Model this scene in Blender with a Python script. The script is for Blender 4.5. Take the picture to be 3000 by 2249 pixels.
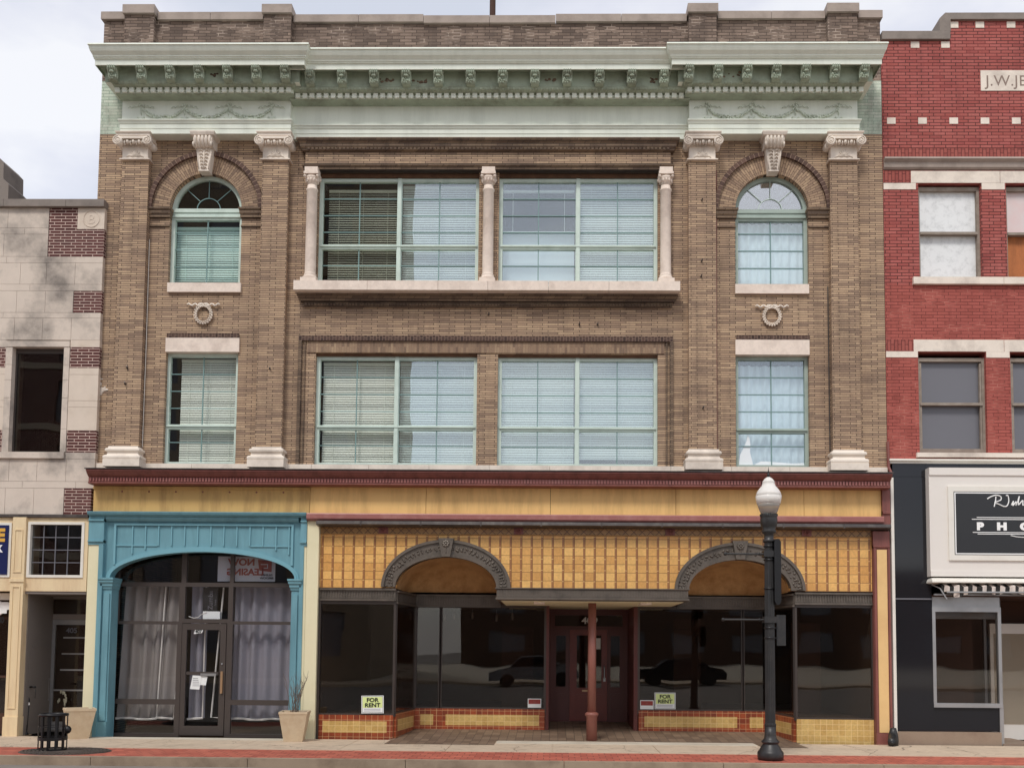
import bpy, bmesh, math, random
from mathutils import Vector, Matrix
R=math.radians; PI=math.pi
random.seed(7)
for o in list(bpy.data.objects): bpy.data.objects.remove(o)
SC=bpy.context.scene; COL=SC.collection
# ---------------------------------------------------------------- camera
cam=bpy.data.cameras.new('camera'); camo=bpy.data.objects.new('camera',cam); COL.objects.link(camo)
pitch,yaw,roll=.0673,.0162,.0085
cp,sp,cy,sy,cr,sr=math.cos(pitch),math.sin(pitch),math.cos(yaw),math.sin(yaw),math.cos(roll),math.sin(roll)
fw=Vector((-sy*cp,cy*cp,sp)); r0=Vector((cy,sy,0)); u0=r0.cross(fw)
rt=r0*cr+u0*sr; up=u0*cr-r0*sr
M=Matrix((rt,up,-fw)).transposed().to_4x4(); M.translation=(1.3291,-18.5,1.65)
camo.matrix_world=M
cam.sensor_width=36; cam.lens=2869.15/3000*36
cam.shift_x=(1500-1573.64)/3000; cam.shift_y=(1701.76-1124.5)/3000
cam.clip_end=2000; SC.camera=camo
# ---------------------------------------------------------------- light
SUN_EL,SUN_AZ=R(52),R(200)
w=bpy.data.worlds.new('World'); SC.world=w; w.use_nodes=True
nt=w.node_tree; nt.nodes.clear()
out=nt.nodes.new('ShaderNodeOutputWorld'); bg1=nt.nodes.new('ShaderNodeBackground'); bg2=nt.nodes.new('ShaderNodeBackground')
sky=nt.nodes.new('ShaderNodeTexSky'); sky.sky_type='NISHITA'; sky.sun_disc=False; sky.sun_elevation=SUN_EL; sky.sun_rotation=SUN_AZ
bg1.inputs[1].default_value=.03; nt.links.new(sky.outputs[0],bg1.inputs[0])
tc=nt.nodes.new('ShaderNodeTexCoord'); mp=nt.nodes.new('ShaderNodeMapping'); mp.inputs['Scale'].default_value=(1,1,2.2)
nz=nt.nodes.new('ShaderNodeTexNoise'); nz.inputs['Scale'].default_value=3.6; nz.inputs['Detail'].default_value=6; nz.inputs['Roughness'].default_value=.5
rp=nt.nodes.new('ShaderNodeValToRGB')
rp.color_ramp.elements[0].position=.38; rp.color_ramp.elements[0].color=(.60,.62,.68,1)
rp.color_ramp.elements[1].position=.60; rp.color_ramp.elements[1].color=(.86,.85,.85,1)
e=rp.color_ramp.elements.new(.5); e.color=(.72,.72,.77,1)
bg2.inputs[1].default_value=.77
for a,b in ((tc.outputs['Generated'],mp.inputs[0]),(mp.outputs[0],nz.inputs[0]),(nz.outputs[0],rp.inputs[0]),(rp.outputs[0],bg2.inputs[0])): nt.links.new(a,b)
ad=nt.nodes.new('ShaderNodeAddShader'); nt.links.new(bg1.outputs[0],ad.inputs[0]); nt.links.new(bg2.outputs[0],ad.inputs[1]); nt.links.new(ad.outputs[0],out.inputs[0])
sl=bpy.data.lights.new('sun','SUN'); sl.energy=1.5; sl.angle=R(14); sl.color=(1,.96,.9)
so=bpy.data.objects.new('sun',sl); COL.objects.link(so)
sd=Vector((math.sin(SUN_AZ)*math.cos(SUN_EL),math.cos(SUN_AZ)*math.cos(SUN_EL),math.sin(SUN_EL)))
so.rotation_euler=sd.to_track_quat('Z','Y').to_euler()
SC.view_settings.view_transform='Standard'; SC.view_settings.look='None'; SC.view_settings.exposure=0.40; SC.view_settings.gamma=1
SC.render.engine='CYCLES'
# ---------------------------------------------------------------- material tools
class NT:
    def __init__(s,name):
        s.m=bpy.data.materials.new(name); s.m.use_nodes=True; s.t=s.m.node_tree; s.n=s.t.nodes
        s.b=s.n['Principled BSDF']; s.out=s.n['Material Output']
    def lk(s,a,b): s.t.links.new(a,b)
    def put(s,v,sock):
        if v is None: return
        if hasattr(v,'is_output') or isinstance(v,bpy.types.NodeSocket): s.lk(v,sock)
        else:
            if isinstance(v,tuple) and len(v)==3 and sock.type=='RGBA': v=v+(1,)
            sock.default_value=v
    def ma(s,op,a,b=None,c=None):
        n=s.n.new('ShaderNodeMath'); n.operation=op
        for i,v in enumerate((a,b,c)): s.put(v,n.inputs[i])
        return n.outputs[0]
    def mix(s,f,a,b,mode='MIX'):
        n=s.n.new('ShaderNodeMix'); n.data_type='RGBA'; n.blend_type=mode
        s.put(f,n.inputs[0]); s.put(a,n.inputs[6]); s.put(b,n.inputs[7]); return n.outputs[2]
    def pos(s):
        g=s.n.new('ShaderNodeNewGeometry'); return g.outputs['Position']
    def obj(s): return s.n.new('ShaderNodeTexCoord').outputs['Object']
    def sep(s,v):
        n=s.n.new('ShaderNodeSeparateXYZ'); s.lk(v,n.inputs[0]); return n.outputs
    def com(s,x,y,z=0.0):
        n=s.n.new('ShaderNodeCombineXYZ'); s.put(x,n.inputs[0]); s.put(y,n.inputs[1]); s.put(z,n.inputs[2]); return n.outputs[0]
    def noise(s,v,scale,detail=4,rough=.55,stretch=None):
        if stretch:
            m=s.n.new('ShaderNodeMapping'); m.inputs['Scale'].default_value=stretch; s.lk(v,m.inputs[0]); v=m.outputs[0]
        n=s.n.new('ShaderNodeTexNoise'); n.inputs['Scale'].default_value=scale; n.inputs['Detail'].default_value=detail; n.inputs['Roughness'].default_value=rough
        s.lk(v,n.inputs[0]); return n.outputs[0]
    def ramp(s,f,pts):
        n=s.n.new('ShaderNodeValToRGB'); cr=n.color_ramp
        while len(cr.elements)<len(pts): cr.elements.new(.5)
        for e,(p,c) in zip(cr.elements,pts): e.position=p; e.color=(c+(1,)) if isinstance(c,tuple) else (c,c,c,1)
        s.lk(f,n.inputs[0]); return n.outputs[0]
    def bump(s,h,st=.3,d=.01):
        n=s.n.new('ShaderNodeBump'); n.inputs['Strength'].default_value=st; n.inputs['Distance'].default_value=d
        s.lk(h,n.inputs['Height']); s.lk(n.outputs[0],s.b.inputs['Normal'])
def c(r,g,b):                                     # sRGB 0-255 to linear
    f=lambda v:(v/255/12.92) if v/255<=.04045 else ((v/255+.055)/1.055)**2.4
    return (f(r),f(g),f(b))
def sc(col,k): return tuple(min(1,v*k) for v in col)
def surf(name,col,rough=.7,var=.18,scale=2.5,dirt=None,damt=.35,dscale=1.2,streak=False,metal=0.0,bumps=.15,fine=60,spec=.5,coord='pos'):
    k=NT(name); P=k.pos() if coord=='pos' else k.obj()
    n1=k.noise(P,scale,5); a=k.ramp(n1,[(.3,sc(col,1-var)),(.7,sc(col,1+var))])
    n2=k.noise(P,fine,3,.7); a=k.mix(.5,a,k.ramp(n2,[(.3,sc(col,1-var*.8)),(.7,sc(col,1+var*.8))]))
    if dirt:
        d=k.noise(P,dscale,7,.65,(3,3,.45) if streak else None)
        a=k.mix(k.ma('MULTIPLY',k.ramp(d,[(.46,0.0),(.68,1.0)]),damt),a,dirt)
    k.put(a,k.b.inputs['Base Color']); k.b.inputs['Roughness'].default_value=rough; k.b.inputs['Metallic'].default_value=metal
    k.b.inputs['Specular IOR Level'].default_value=spec
    if bumps: k.bump(n2,bumps,.004)
    return k.m
MEAN=None
def paving(name,col,stain,gum=True):
    k=NT(name); P=k.pos(); n1=k.noise(P,1.1,6,.6); n2=k.noise(P,90,3,.7); n3=k.noise(P,5,6,.65)
    a=k.mix(.5,k.ramp(n1,[(.3,sc(col,.84)),(.7,sc(col,1.12))]),k.ramp(n2,[(.3,sc(col,.85)),(.7,sc(col,1.1))]))
    a=k.mix(k.ma('MULTIPLY',k.ramp(n3,[(.5,0.0),(.72,1.0)]),.5),a,stain)
    v=k.n.new('ShaderNodeTexVoronoi'); v.inputs['Scale'].default_value=5.5; k.lk(P,v.inputs['Vector'])
    gm=k.ma('MULTIPLY',k.ma('LESS_THAN',v.outputs['Distance'],.10),k.ma('GREATER_THAN',k.sep(v.outputs['Color'])[0],.6)); a=k.mix(k.ma('MULTIPLY',gm,.5),a,sc(stain,.5))
    ck=k.n.new('ShaderNodeTexVoronoi'); ck.feature='DISTANCE_TO_EDGE'; ck.inputs['Scale'].default_value=.55
    off=k.n.new('ShaderNodeVectorMath'); off.operation='ADD'; k.lk(P,off.inputs[0]); k.lk(k.com(k.ma('MULTIPLY',k.noise(P,2.5,5),.5),k.ma('MULTIPLY',n3,.4)),off.inputs[1]); k.lk(off.outputs[0],ck.inputs['Vector'])
    cr=k.ma('LESS_THAN',ck.outputs['Distance'],.004); a=k.mix(k.ma('MULTIPLY',cr,.6),a,sc(stain,.35))
    k.put(a,k.b.inputs['Base Color']); k.b.inputs['Roughness'].default_value=.85; k.bump(n2,.25,.004); return k.m
def brick(name,cols,mortar,bw,bh,mw,vert=False,stain=(.1,.07,.05),samt=.5,sscale=.8,polar=None,rough=.85,bumps=.5,mortar2=None,z_grad=None):
    k=NT(name); P=k.pos(); x,y,z=k.sep(P)
    if polar:
        dx=k.ma('SUBTRACT',x,polar[0]); dz=k.ma('SUBTRACT',z,polar[1])
        rr=k.ma('SQRT',k.ma('ADD',k.ma('MULTIPLY',dx,dx),k.ma('MULTIPLY',dz,dz)))
        an=k.ma('MULTIPLY',k.ma('ARCTAN2',dz,dx),polar[2]); V=k.com(rr,an)
    else:
        u=k.ma('ADD',x,y); V=k.com(z,u) if vert else k.com(u,z)
    wob=k.noise(P,5,2); 
    t=k.n.new('ShaderNodeTexBrick'); t.offset=.37 if not polar else .5; t.offset_frequency=2; t.squash=1
    k.lk(V,t.inputs['Vector']); t.inputs['Color1'].default_value=(0,0,0,1); t.inputs['Color2'].default_value=(1,1,1,1); t.inputs['Mortar'].default_value=(.5,.5,.5,1)
    t.inputs['Scale'].default_value=1; t.inputs['Mortar Size'].default_value=mw; t.inputs['Mortar Smooth'].default_value=.15
    t.inputs['Brick Width'].default_value=bw; t.inputs['Row Height'].default_value=bh; t.inputs['Bias'].default_value=0
    n=len(cols); pts=[(i/(n-1)*.9+.05,cc) for i,cc in enumerate(cols)]
    a=k.ramp(t.outputs['Color'],pts)
    g=k.noise(P,45,4,.7); a=k.mix(.55,a,k.ramp(g,[(.25,.55),(.75,1.35)]),'MULTIPLY')
    big=k.noise(P,sscale,6,.6); a=k.mix(k.ma('MULTIPLY',k.ramp(big,[(.42,0.0),(.68,1.0)]),samt),a,k.mix(.8,a,stain))
    sm=k.noise(P,7,5,.6,(1,1,.5)); a=k.mix(k.ma('MULTIPLY',k.ramp(sm,[(.55,0.0),(.72,1.0)]),samt*.7),a,stain)
    rn=k.noise(P,2.2,6,.65,(1.6,1.6,.28)); a=k.mix(k.ma('MULTIPLY',k.ramp(rn,[(.52,0.0),(.70,1.0)]),samt*.8),a,sc(stain,.6))
    mo=mortar
    if mortar2: mo=k.mix(k.ramp(k.noise(P,2.2,4),[(.52,0.0),(.6,1.0)]),mortar,mortar2)
    a=k.mix(t.outputs['Fac'],a,mo)
    k.put(a,k.b.inputs['Base Color']); k.b.inputs['Roughness'].default_value=rough
    k.bump(k.ma('SUBTRACT',k.ma('MULTIPLY',g,.25),t.outputs['Fac']),bumps,.008)
    return k.m
def glass(name,tint=(.9,.95,.95),refl=.12,dirty=0.0,wav=.03,rc=(1,1,1)):
    k=NT(name); k.n.remove(k.b); tint=tuple(v**.5 for v in tint); refl*=.5      # a pane has two faces
    tr=k.n.new('ShaderNodeBsdfTransparent'); tr.inputs[0].default_value=tint+(1,)
    gl=k.n.new('ShaderNodeBsdfGlossy'); gl.inputs['Roughness'].default_value=.01; gl.inputs['Color'].default_value=rc+(1,)
    P=k.pos(); nn=k.noise(P,.9,1,.4); b=k.n.new('ShaderNodeBump'); b.inputs['Strength'].default_value=wav; b.inputs['Distance'].default_value=1; k.lk(nn,b.inputs['Height']); k.lk(b.outputs[0],gl.inputs['Normal'])
    gm=k.n.new('ShaderNodeNewGeometry'); dt=k.n.new('ShaderNodeVectorMath'); dt.operation='DOT_PRODUCT'; k.lk(gm.outputs['Normal'],dt.inputs[0]); k.lk(gm.outputs['Incoming'],dt.inputs[1])
    fr=k.ma('ADD',.02,k.ma('MULTIPLY',.6,k.ma('POWER',k.ma('SUBTRACT',1.0,k.ma('ABSOLUTE',dt.outputs['Value'])),5.0)))
    mx=k.n.new('ShaderNodeMixShader'); k.lk(k.ma('MINIMUM',k.ma('ADD',fr,refl),1.0),mx.inputs[0]); k.lk(tr.outputs[0],mx.inputs[1]); k.lk(gl.outputs[0],mx.inputs[2])
    last=mx.outputs[0]
    if dirty:
        df=k.n.new('ShaderNodeBsdfDiffuse'); df.inputs[0].default_value=(.6,.58,.52,1)
        m2=k.n.new('ShaderNodeMixShader'); k.lk(k.ma('MULTIPLY',k.ramp(k.noise(P,3,5),[(.4,0.0),(.7,1.0)]),dirty),m2.inputs[0]); k.lk(last,m2.inputs[1]); k.lk(df.outputs[0],m2.inputs[2]); last=m2.outputs[0]
    k.lk(last,k.out.inputs[0]); return k.m
# ---------------------------------------------------------------- mesh tools
class MB:
    def __init__(s): s.v=[]; s.f=[]; s.mi=[]; s.sm=[]; s.m=0; s.smooth=False
    def add(s,vs,fs):
        o=len(s.v); s.v+= [tuple(p) for p in vs]
        for f in fs: s.f.append(tuple(i+o for i in f)); s.mi.append(s.m); s.sm.append(s.smooth)
        return s
    def box(s,x0,x1,y0,y1,z0,z1):
        return s.add([(x0,y0,z0),(x1,y0,z0),(x1,y1,z0),(x0,y1,z0),(x0,y0,z1),(x1,y0,z1),(x1,y1,z1),(x0,y1,z1)],
            [(0,1,5,4),(1,2,6,5),(2,3,7,6),(3,0,4,7),(4,5,6,7),(3,2,1,0)])
    def prism(s,poly,y0,y1):
        n=len(poly); return s.add([(x,y0,z) for x,z in poly]+[(x,y1,z) for x,z in poly],[tuple(range(n)),tuple(range(2*n-1,n-1,-1))]+[(i,(i+1)%n,(i+1)%n+n,i+n) for i in range(n)])
    def prx(s,poly,x0,x1):
        n=len(poly); return s.add([(x0,y,z) for y,z in poly]+[(x1,y,z) for y,z in poly],[tuple(range(n)),tuple(range(2*n-1,n-1,-1))]+[(i,(i+1)%n,(i+1)%n+n,i+n) for i in range(n)])
    def prz(s,poly,z0,z1):
        n=len(poly); return s.add([(x,y,z0) for x,y in poly]+[(x,y,z1) for x,y in poly],[tuple(range(n)),tuple(range(2*n-1,n-1,-1))]+[(i,(i+1)%n,(i+1)%n+n,i+n) for i in range(n)])
    def mould(s,prof,xL,xR,yb,yk,fL=1,fR=1,ms=None):
        vs=[];n=len(prof)
        for d,z in prof: vs+=[(xL-fL*d,yk,z),(xL-fL*d,yb-d,z),(xR+fR*d,yb-d,z),(xR+fR*d,yk,z)]
        fs=[]
        for i in range(n-1):
            a=4*i; b=a+4
            for j in range(3): fs.append((a+j,a+j+1,b+j+1,b+j))
        fs+=[(0,1,2,3),tuple(4*(n-1)+j for j in (3,2,1,0))]
        k0=len(s.mi); s.add(vs,fs)
        if ms:
            for i in range(n-1):
                for j in range(3): s.mi[k0+3*i+j]=ms(i)
        return s
    def lathe(s,cx,cy_,prof,n=24,fl=0,nf=0):
        vs=[]
        for r,z in prof:
            for i in range(n):
                a=2*PI*i/n; rr=r
                if fl: rr=r-(fl if (i%2) else 0)
                vs.append((cx+rr*math.cos(a),cy_+rr*math.sin(a),z))
        fs=[]
        for k in range(len(prof)-1):
            for i in range(n): j=(i+1)%n; fs.append((k*n+i,k*n+j,(k+1)*n+j,(k+1)*n+i))
        fs+=[tuple(range(n-1,-1,-1)),tuple((len(prof)-1)*n+i for i in range(n))]
        return s.add(vs,fs)
    def tube(s,pts,r,n=6,closed=False):
        pts=[Vector(p) for p in pts]; m=len(pts); vs=[]
        for i,p in enumerate(pts):
            a=pts[(i-1)%m] if (closed or i>0) else p; b=pts[(i+1)%m] if (closed or i<m-1) else p
            d=(b-a).normalized(); u=d.cross(Vector((0,1,0)));
            if u.length<.05: u=d.cross(Vector((0,0,1)))
            u.normalize(); v=d.cross(u)
            rr=r[i] if isinstance(r,(list,tuple)) else r
            for k in range(n):
                t=2*PI*k/n; vs.append(p+u*rr*math.cos(t)+v*rr*math.sin(t))
        fs=[]
        for i in range(m if closed else m-1):
            j=(i+1)%m
            for k in range(n): l=(k+1)%n; fs.append((i*n+k,i*n+l,j*n+l,j*n+k))
        if not closed: fs+=[tuple(range(n-1,-1,-1)),tuple((m-1)*n+k for k in range(n))]
        return s.add(vs,fs)
    def ball(s,cx,cy_,cz,rx,ry,rz,nu=8,nv=5):
        prof=[]; vs=[(cx,cy_,cz-rz)]
        for j in range(1,nv):
            t=-PI/2+PI*j/nv
            for i in range(nu): a=2*PI*i/nu; vs.append((cx+rx*math.cos(t)*math.cos(a),cy_+ry*math.cos(t)*math.sin(a),cz+rz*math.sin(t)))
        vs.append((cx,cy_,cz+rz)); fs=[]
        for i in range(nu):
            j=(i+1)%nu; fs.append((0,1+j,1+i)); fs.append((len(vs)-1,1+(nv-2)*nu+i,1+(nv-2)*nu+j))
            for k in range(nv-2): fs.append((1+k*nu+i,1+k*nu+j,1+(k+1)*nu+j,1+(k+1)*nu+i))
        return s.add(vs,fs)
    def ringxz(s,cx,cz,ri,ro,y0,y1,a0,a1,n=32,ki=1.0,ko=1.0):      # arch ring; ki, ko = height ratio of the inner and outer curve
        P=[];Q=[]
        for i in range(n+1):
            a=a0+(a1-a0)*i/n; P.append((cx+ri*math.cos(a),cz+ri*ki*math.sin(a))); Q.append((cx+ro*math.cos(a),cz+ro*ko*math.sin(a)))
        for i in range(n):
            s.add([(P[i][0],y0,P[i][1]),(Q[i][0],y0,Q[i][1]),(Q[i+1][0],y0,Q[i+1][1]),(P[i+1][0],y0,P[i+1][1]),
                   (P[i][0],y1,P[i][1]),(Q[i][0],y1,Q[i][1]),(Q[i+1][0],y1,Q[i+1][1]),(P[i+1][0],y1,P[i+1][1])],
                  [(0,1,2,3),(7,6,5,4),(0,3,7,4),(1,5,6,2)]+([(0,4,5,1)] if i==0 else [])+([(3,2,6,7)] if i==n-1 else []))
        return s
    def wall(s,x0,x1,z0,z1,y0,y1,holes=()):                          # slab with rectangular openings and their reveals
        xs=sorted({x0,x1}|{h[0] for h in holes}|{h[1] for h in holes}); zs=sorted({z0,z1}|{h[2] for h in holes}|{h[3] for h in holes})
        xs=[x for x in xs if x0<=x<=x1]; zs=[z for z in zs if z0<=z<=z1]
        def solid(i,j):
            if i<0 or j<0 or i>=len(xs)-1 or j>=len(zs)-1: return False
            mx=(xs[i]+xs[i+1])/2; mz=(zs[j]+zs[j+1])/2
            return not any(h[0]<mx<h[1] and h[2]<mz<h[3] for h in holes)
        for i in range(len(xs)-1):
            for j in range(len(zs)-1):
                if not solid(i,j): continue
                a,b,p,q=xs[i],xs[i+1],zs[j],zs[j+1]
                s.add([(a,y0,p),(b,y0,p),(b,y0,q),(a,y0,q)],[(0,1,2,3)]); s.add([(a,y1,p),(b,y1,p),(b,y1,q),(a,y1,q)],[(3,2,1,0)])
                if not solid(i-1,j): s.add([(a,y0,p),(a,y1,p),(a,y1,q),(a,y0,q)],[(0,1,2,3)])
                if not solid(i+1,j): s.add([(b,y0,p),(b,y1,p),(b,y1,q),(b,y0,q)],[(3,2,1,0)])
                if not solid(i,j-1): s.add([(a,y0,p),(b,y0,p),(b,y1,p),(a,y1,p)],[(0,1,2,3)])
                if not solid(i,j+1): s.add([(a,y0,q),(b,y0,q),(b,y1,q),(a,y1,q)],[(3,2,1,0)])
        return s
    def archfill(s,cx,cz,r,ztop,y0,y1,k=1.0,n=32,z0=None):           # wall between an arch curve and the straight line above it
        pts=[(cx+r*math.cos(PI*i/n),cz+r*k*math.sin(PI*i/n)) for i in range(n+1)]
        for (ax,az),(bx,bz) in zip(pts,pts[1:]):
            s.add([(ax,y0,az),(bx,y0,bz),(bx,y0,ztop),(ax,y0,ztop)],[(3,2,1,0)])
            s.add([(ax,y0,az),(bx,y0,bz),(bx,y1,bz),(ax,y1,az)],[(0,1,2,3)])
            s.add([(ax,y1,az),(bx,y1,bz),(bx,y1,ztop),(ax,y1,ztop)],[(0,1,2,3)])
        return s
ORG={}
def empty(name,loc,label,cat,group=None):
    o=bpy.data.objects.new(name,None); COL.objects.link(o); o.location=loc; ORG[o.name]=Vector(loc); o.empty_display_size=.2
    tag(o,label,cat,group); return o
def tag(o,label=None,cat=None,group=None,kind=None):
    if label: o['label']=label
    if cat: o['category']=cat
    if group: o['group']=group
    if kind: o['kind']=kind
    return o
def build(mb,name,mats,parent=None,label=None,origin=None,fix=True):
    if not isinstance(mats,(list,tuple)): mats=[mats]
    og=ORG[parent.name] if parent else Vector((0,0,0)); own=Vector(origin) if origin is not None else og
    me=bpy.data.meshes.new(name); me.from_pydata([Vector(p)-own for p in mb.v],[],mb.f)
    for m in mats: me.materials.append(m)
    for p,i,sm in zip(me.polygons,mb.mi,mb.sm): p.material_index=i; p.use_smooth=sm
    if fix:
        bm=bmesh.new(); bm.from_mesh(me); bmesh.ops.recalc_face_normals(bm,faces=bm.faces); bm.to_mesh(me); bm.free()
    me.update(); o=bpy.data.objects.new(name,me); COL.objects.link(o)
    if parent: o.parent=parent; o.location=own-og
    else: o.location=own
    ORG[o.name]=own
    if label: o['label']=label
    return o
def each(name,mats,parent,boxes,m=None,label=None):
    for b in boxes:
        g=MB(); g.box(*b); build(g,name,mats,parent,label)
def dup(o,loc_world,parent):
    n=o.copy(); COL.objects.link(n); n.parent=parent; n.location=Vector(loc_world)-ORG[parent.name]; ORG[n.name]=Vector(loc_world); return n
def textmb(mb,txt,x,y,z,h,align='LEFT',bold=0.0,ext=.004,mirror=False,wide=1.0,rot=0,space=1.0):
    cu=bpy.data.curves.new('t','FONT'); cu.body=txt; cu.size=h/.73; cu.extrude=ext; cu.offset=bold; cu.space_character=space; cu.align_x=align
    o=bpy.data.objects.new('t',cu); COL.objects.link(o); dg=bpy.context.evaluated_depsgraph_get(); me=bpy.data.meshes.new_from_object(o.evaluated_get(dg))
    vs=[]; k=-1 if mirror else 1
    for v in me.vertices:
        a,b=v.co.x*wide*k,v.co.y
        a,b=a*math.cos(rot)-b*math.sin(rot),a*math.sin(rot)+b*math.cos(rot)
        vs.append((x+a,y-v.co.z,z+b))
    mb.add(vs,[tuple(p.vertices) for p in me.polygons]); bpy.data.objects.remove(o); bpy.data.curves.remove(cu); bpy.data.meshes.remove(me)
    return mb
def structure(o): o['kind']='structure'; return o
#MATERIALS
BRN=[c(120,98,82),c(150,124,102),c(172,144,116),c(194,166,134),c(164,136,110),c(184,156,126),c(132,108,90)]
_mb=tuple(sum(x[i] for x in BRN)/len(BRN) for i in range(3)); _gy=sum(_mb)/3
BRN=[tuple((.66*x[i]+.34*_mb[i])*.96+.04*_gy for i in range(3)) for x in BRN]
m_brick=brick('roman_brick',[sc(x,1.30) for x in BRN],c(70,58,48),.30,.044,.0055,stain=c(108,88,76),samt=.45,bumps=.3)
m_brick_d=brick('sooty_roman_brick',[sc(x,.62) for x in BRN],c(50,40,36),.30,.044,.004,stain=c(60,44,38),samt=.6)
m_brick_s=brick('soldier_brick',[sc(x,.86) for x in BRN],c(140,112,92),.22,.05,.004,vert=True,stain=c(84,60,50),samt=.5)
m_header=brick('header_brick',[c(70,52,46),c(95,72,62),c(84,62,54)],c(128,106,92),.10,.06,.005,vert=True,stain=c(50,38,34),samt=.5)
m_archL=brick('arch_brick_left',BRN,c(78,58,48),.17,.048,.004,polar=(-5.50,10.13,.9),stain=c(84,62,54),samt=.3)
m_archR=brick('arch_brick_right',[sc(x,1.08) for x in BRN],c(78,58,48),.17,.048,.004,polar=(5.51,10.13,.9),stain=c(84,62,54),samt=.25)
m_headL=brick('arch_header_left',[c(84,62,54),c(112,86,74)],c(150,126,108),.5,.09,.006,polar=(-5.50,10.13,1.09),stain=c(60,46,40))
m_headR=brick('arch_header_right',[c(84,62,54),c(112,86,74)],c(150,126,108),.5,.09,.006,polar=(5.51,10.13,1.09),stain=c(60,46,40))
m_parap=brick('parapet_brick',[c(100,84,74),c(124,106,94),c(146,126,112),c(116,98,86)],c(74,60,52),.24,.062,.007,stain=c(88,74,66),samt=.5,sscale=2.5,mortar2=c(176,158,144))
m_pbrick=brick('painted_green_brick',[c(196,210,192),c(206,218,200),c(214,222,206)],c(120,142,124),.30,.062,.004,stain=c(110,96,82),samt=.55,sscale=2.2,bumps=.3)
m_red=brick('red_painted_brick',[c(160,80,74),c(174,92,84),c(182,102,94),c(166,84,76),c(178,96,90)],c(76,34,32),.222,.0635,.0075,stain=c(120,50,46),samt=.35,bumps=.5,mortar2=c(110,44,42))
m_red_low=brick('red_painted_brick_filled_joints',[c(160,80,70),c(176,92,82),c(168,86,76)],c(104,46,40),.222,.0635,.0055,stain=c(120,50,46),samt=.35,mortar2=c(188,120,106))
m_red_v=brick('red_soldier_brick',[c(150,76,68),c(168,92,82),c(160,84,74)],c(88,32,32),.21,.068,.006,vert=True,stain=c(120,50,46),samt=.3)
m_dark_brick=brick('dark_red_brick',[c(84,40,38),c(98,50,46),c(78,38,36)],c(196,172,160),.213,.0585,.0075,stain=c(70,36,34),samt=.3,bumps=.4)
m_lime=surf('limestone',c(234,222,208),.8,.10,3,c(150,136,126),.5,1.6,bumps=.2)
m_lime_pink=surf('pink_limestone',c(234,218,204),.8,.12,14,c(170,148,134),.35,3,bumps=.25)
m_cope=surf('coping_stone',c(166,152,142),.85,.12,4,c(120,108,100),.5,2.5,bumps=.3)
m_cope_d=surf('dark_coping_stone',c(138,128,120),.85,.10,4,c(98,90,84),.5,2.5,bumps=.3)
m_block=surf('stained_limestone_block',c(214,200,186),.85,.10,4,c(98,92,88),.8,1.0,bumps=.2)
m_block_w=surf('warm_limestone_block',c(218,203,187),.85,.06,6,c(180,160,138),.3,2,bumps=.2)
m_grn=surf('pale_green_paint',c(230,235,222),.55,.04,2,c(170,176,160),.22,1.4,streak=True,bumps=.08)
m_grn_d=surf('shaded_weathered_green_paint',c(166,178,158),.6,.12,6,c(104,104,86),.6,2.6,bumps=.2)  # weathered green, darkened so the under-cornice shade sits in the colour
m_garl=surf('garland_paint',c(212,220,204),.6,.08,8,c(150,152,136),.4,5,bumps=.1)
m_frame=surf('mint_window_frame',c(206,222,212),.45,.05,3,c(120,140,126),.3,3,bumps=.03)
m_frame_dk=surf('dull_green_window_frame',c(165,180,170),.5,.05,3,c(96,110,100),.3,3,bumps=.03)
m_munt=surf('grey_green_muntin',c(120,150,148),.5,.04,3,bumps=0)
m_blind=surf('blind_slat',c(232,236,228),.5,.03,3,bumps=0)
m_blind_t=surf('teal_blind',c(200,230,226),.5,.03,3,bumps=0)
m_curt_w=surf('sheer_curtain',c(236,242,246),.8,.03,3,bumps=0)
m_glass=glass('window_glass',(.88,.97,.96),.20,wav=.003,rc=(.95,1,1))
m_glass_hi=glass('window_glass_bright',(.88,.96,.98),.30,wav=.003,rc=(.96,1,1))
m_glass_dk=glass('window_glass_dim',(.75,.76,.70),.06,wav=.003)
m_shop=glass('shop_glass',(.66,.62,.56),.05,wav=.004)
m_shop_t=glass('hazy_shop_glass',(.95,.95,.96),.03,wav=.004)
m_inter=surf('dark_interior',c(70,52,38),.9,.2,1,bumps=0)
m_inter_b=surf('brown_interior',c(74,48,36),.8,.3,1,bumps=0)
m_mar=surf('maroon_paint',c(134,80,72),.5,.10,3,c(92,50,46),.6,2.4,streak=True,bumps=.12)
m_mar_l=surf('rose_maroon_paint',c(154,96,90),.45,.08,3,c(186,140,132),.35,5,bumps=.1)
m_yel=surf('yellow_fascia_paint',c(232,190,122),.6,.05,2,c(178,138,82),.5,1.3,streak=True,bumps=.12)
m_yel_l=surf('yellow_pilaster_paint',c(232,194,134),.6,.04,2,c(200,156,104),.3,1.6,bumps=.1)
m_yel_d=surf('old_yellow_fascia_paint',c(206,168,104),.6,.07,3,c(150,114,68),.6,1.7,streak=True,bumps=.12)
m_gut=surf('grey_gutter_metal',c(82,76,74),.4,.12,4,c(130,124,116),.4,6,metal=.4,bumps=.1)
m_brz=surf('dark_bronze',c(106,97,88),.45,.12,5,c(60,56,50),.5,4,metal=.35,bumps=.2)
m_brz_d=surf('bronze_frame',c(76,68,64),.4,.08,5,metal=.4,bumps=.05)
m_ochre=surf('ochre_stucco',c(196,156,106),.9,.14,9,c(140,96,50),.5,3,bumps=.6,fine=30)
m_teal=surf('teal_paint',c(112,160,172),.5,.08,2.5,c(84,126,138),.5,1.6,streak=True,bumps=.15)
m_teal_l=surf('pale_teal_paint',c(118,168,180),.5,.05,2,bumps=.05)
m_cream=surf('cream_panel_paint',c(232,224,188),.6,.03,2,c(210,200,160),.3,2,bumps=.05)
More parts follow.
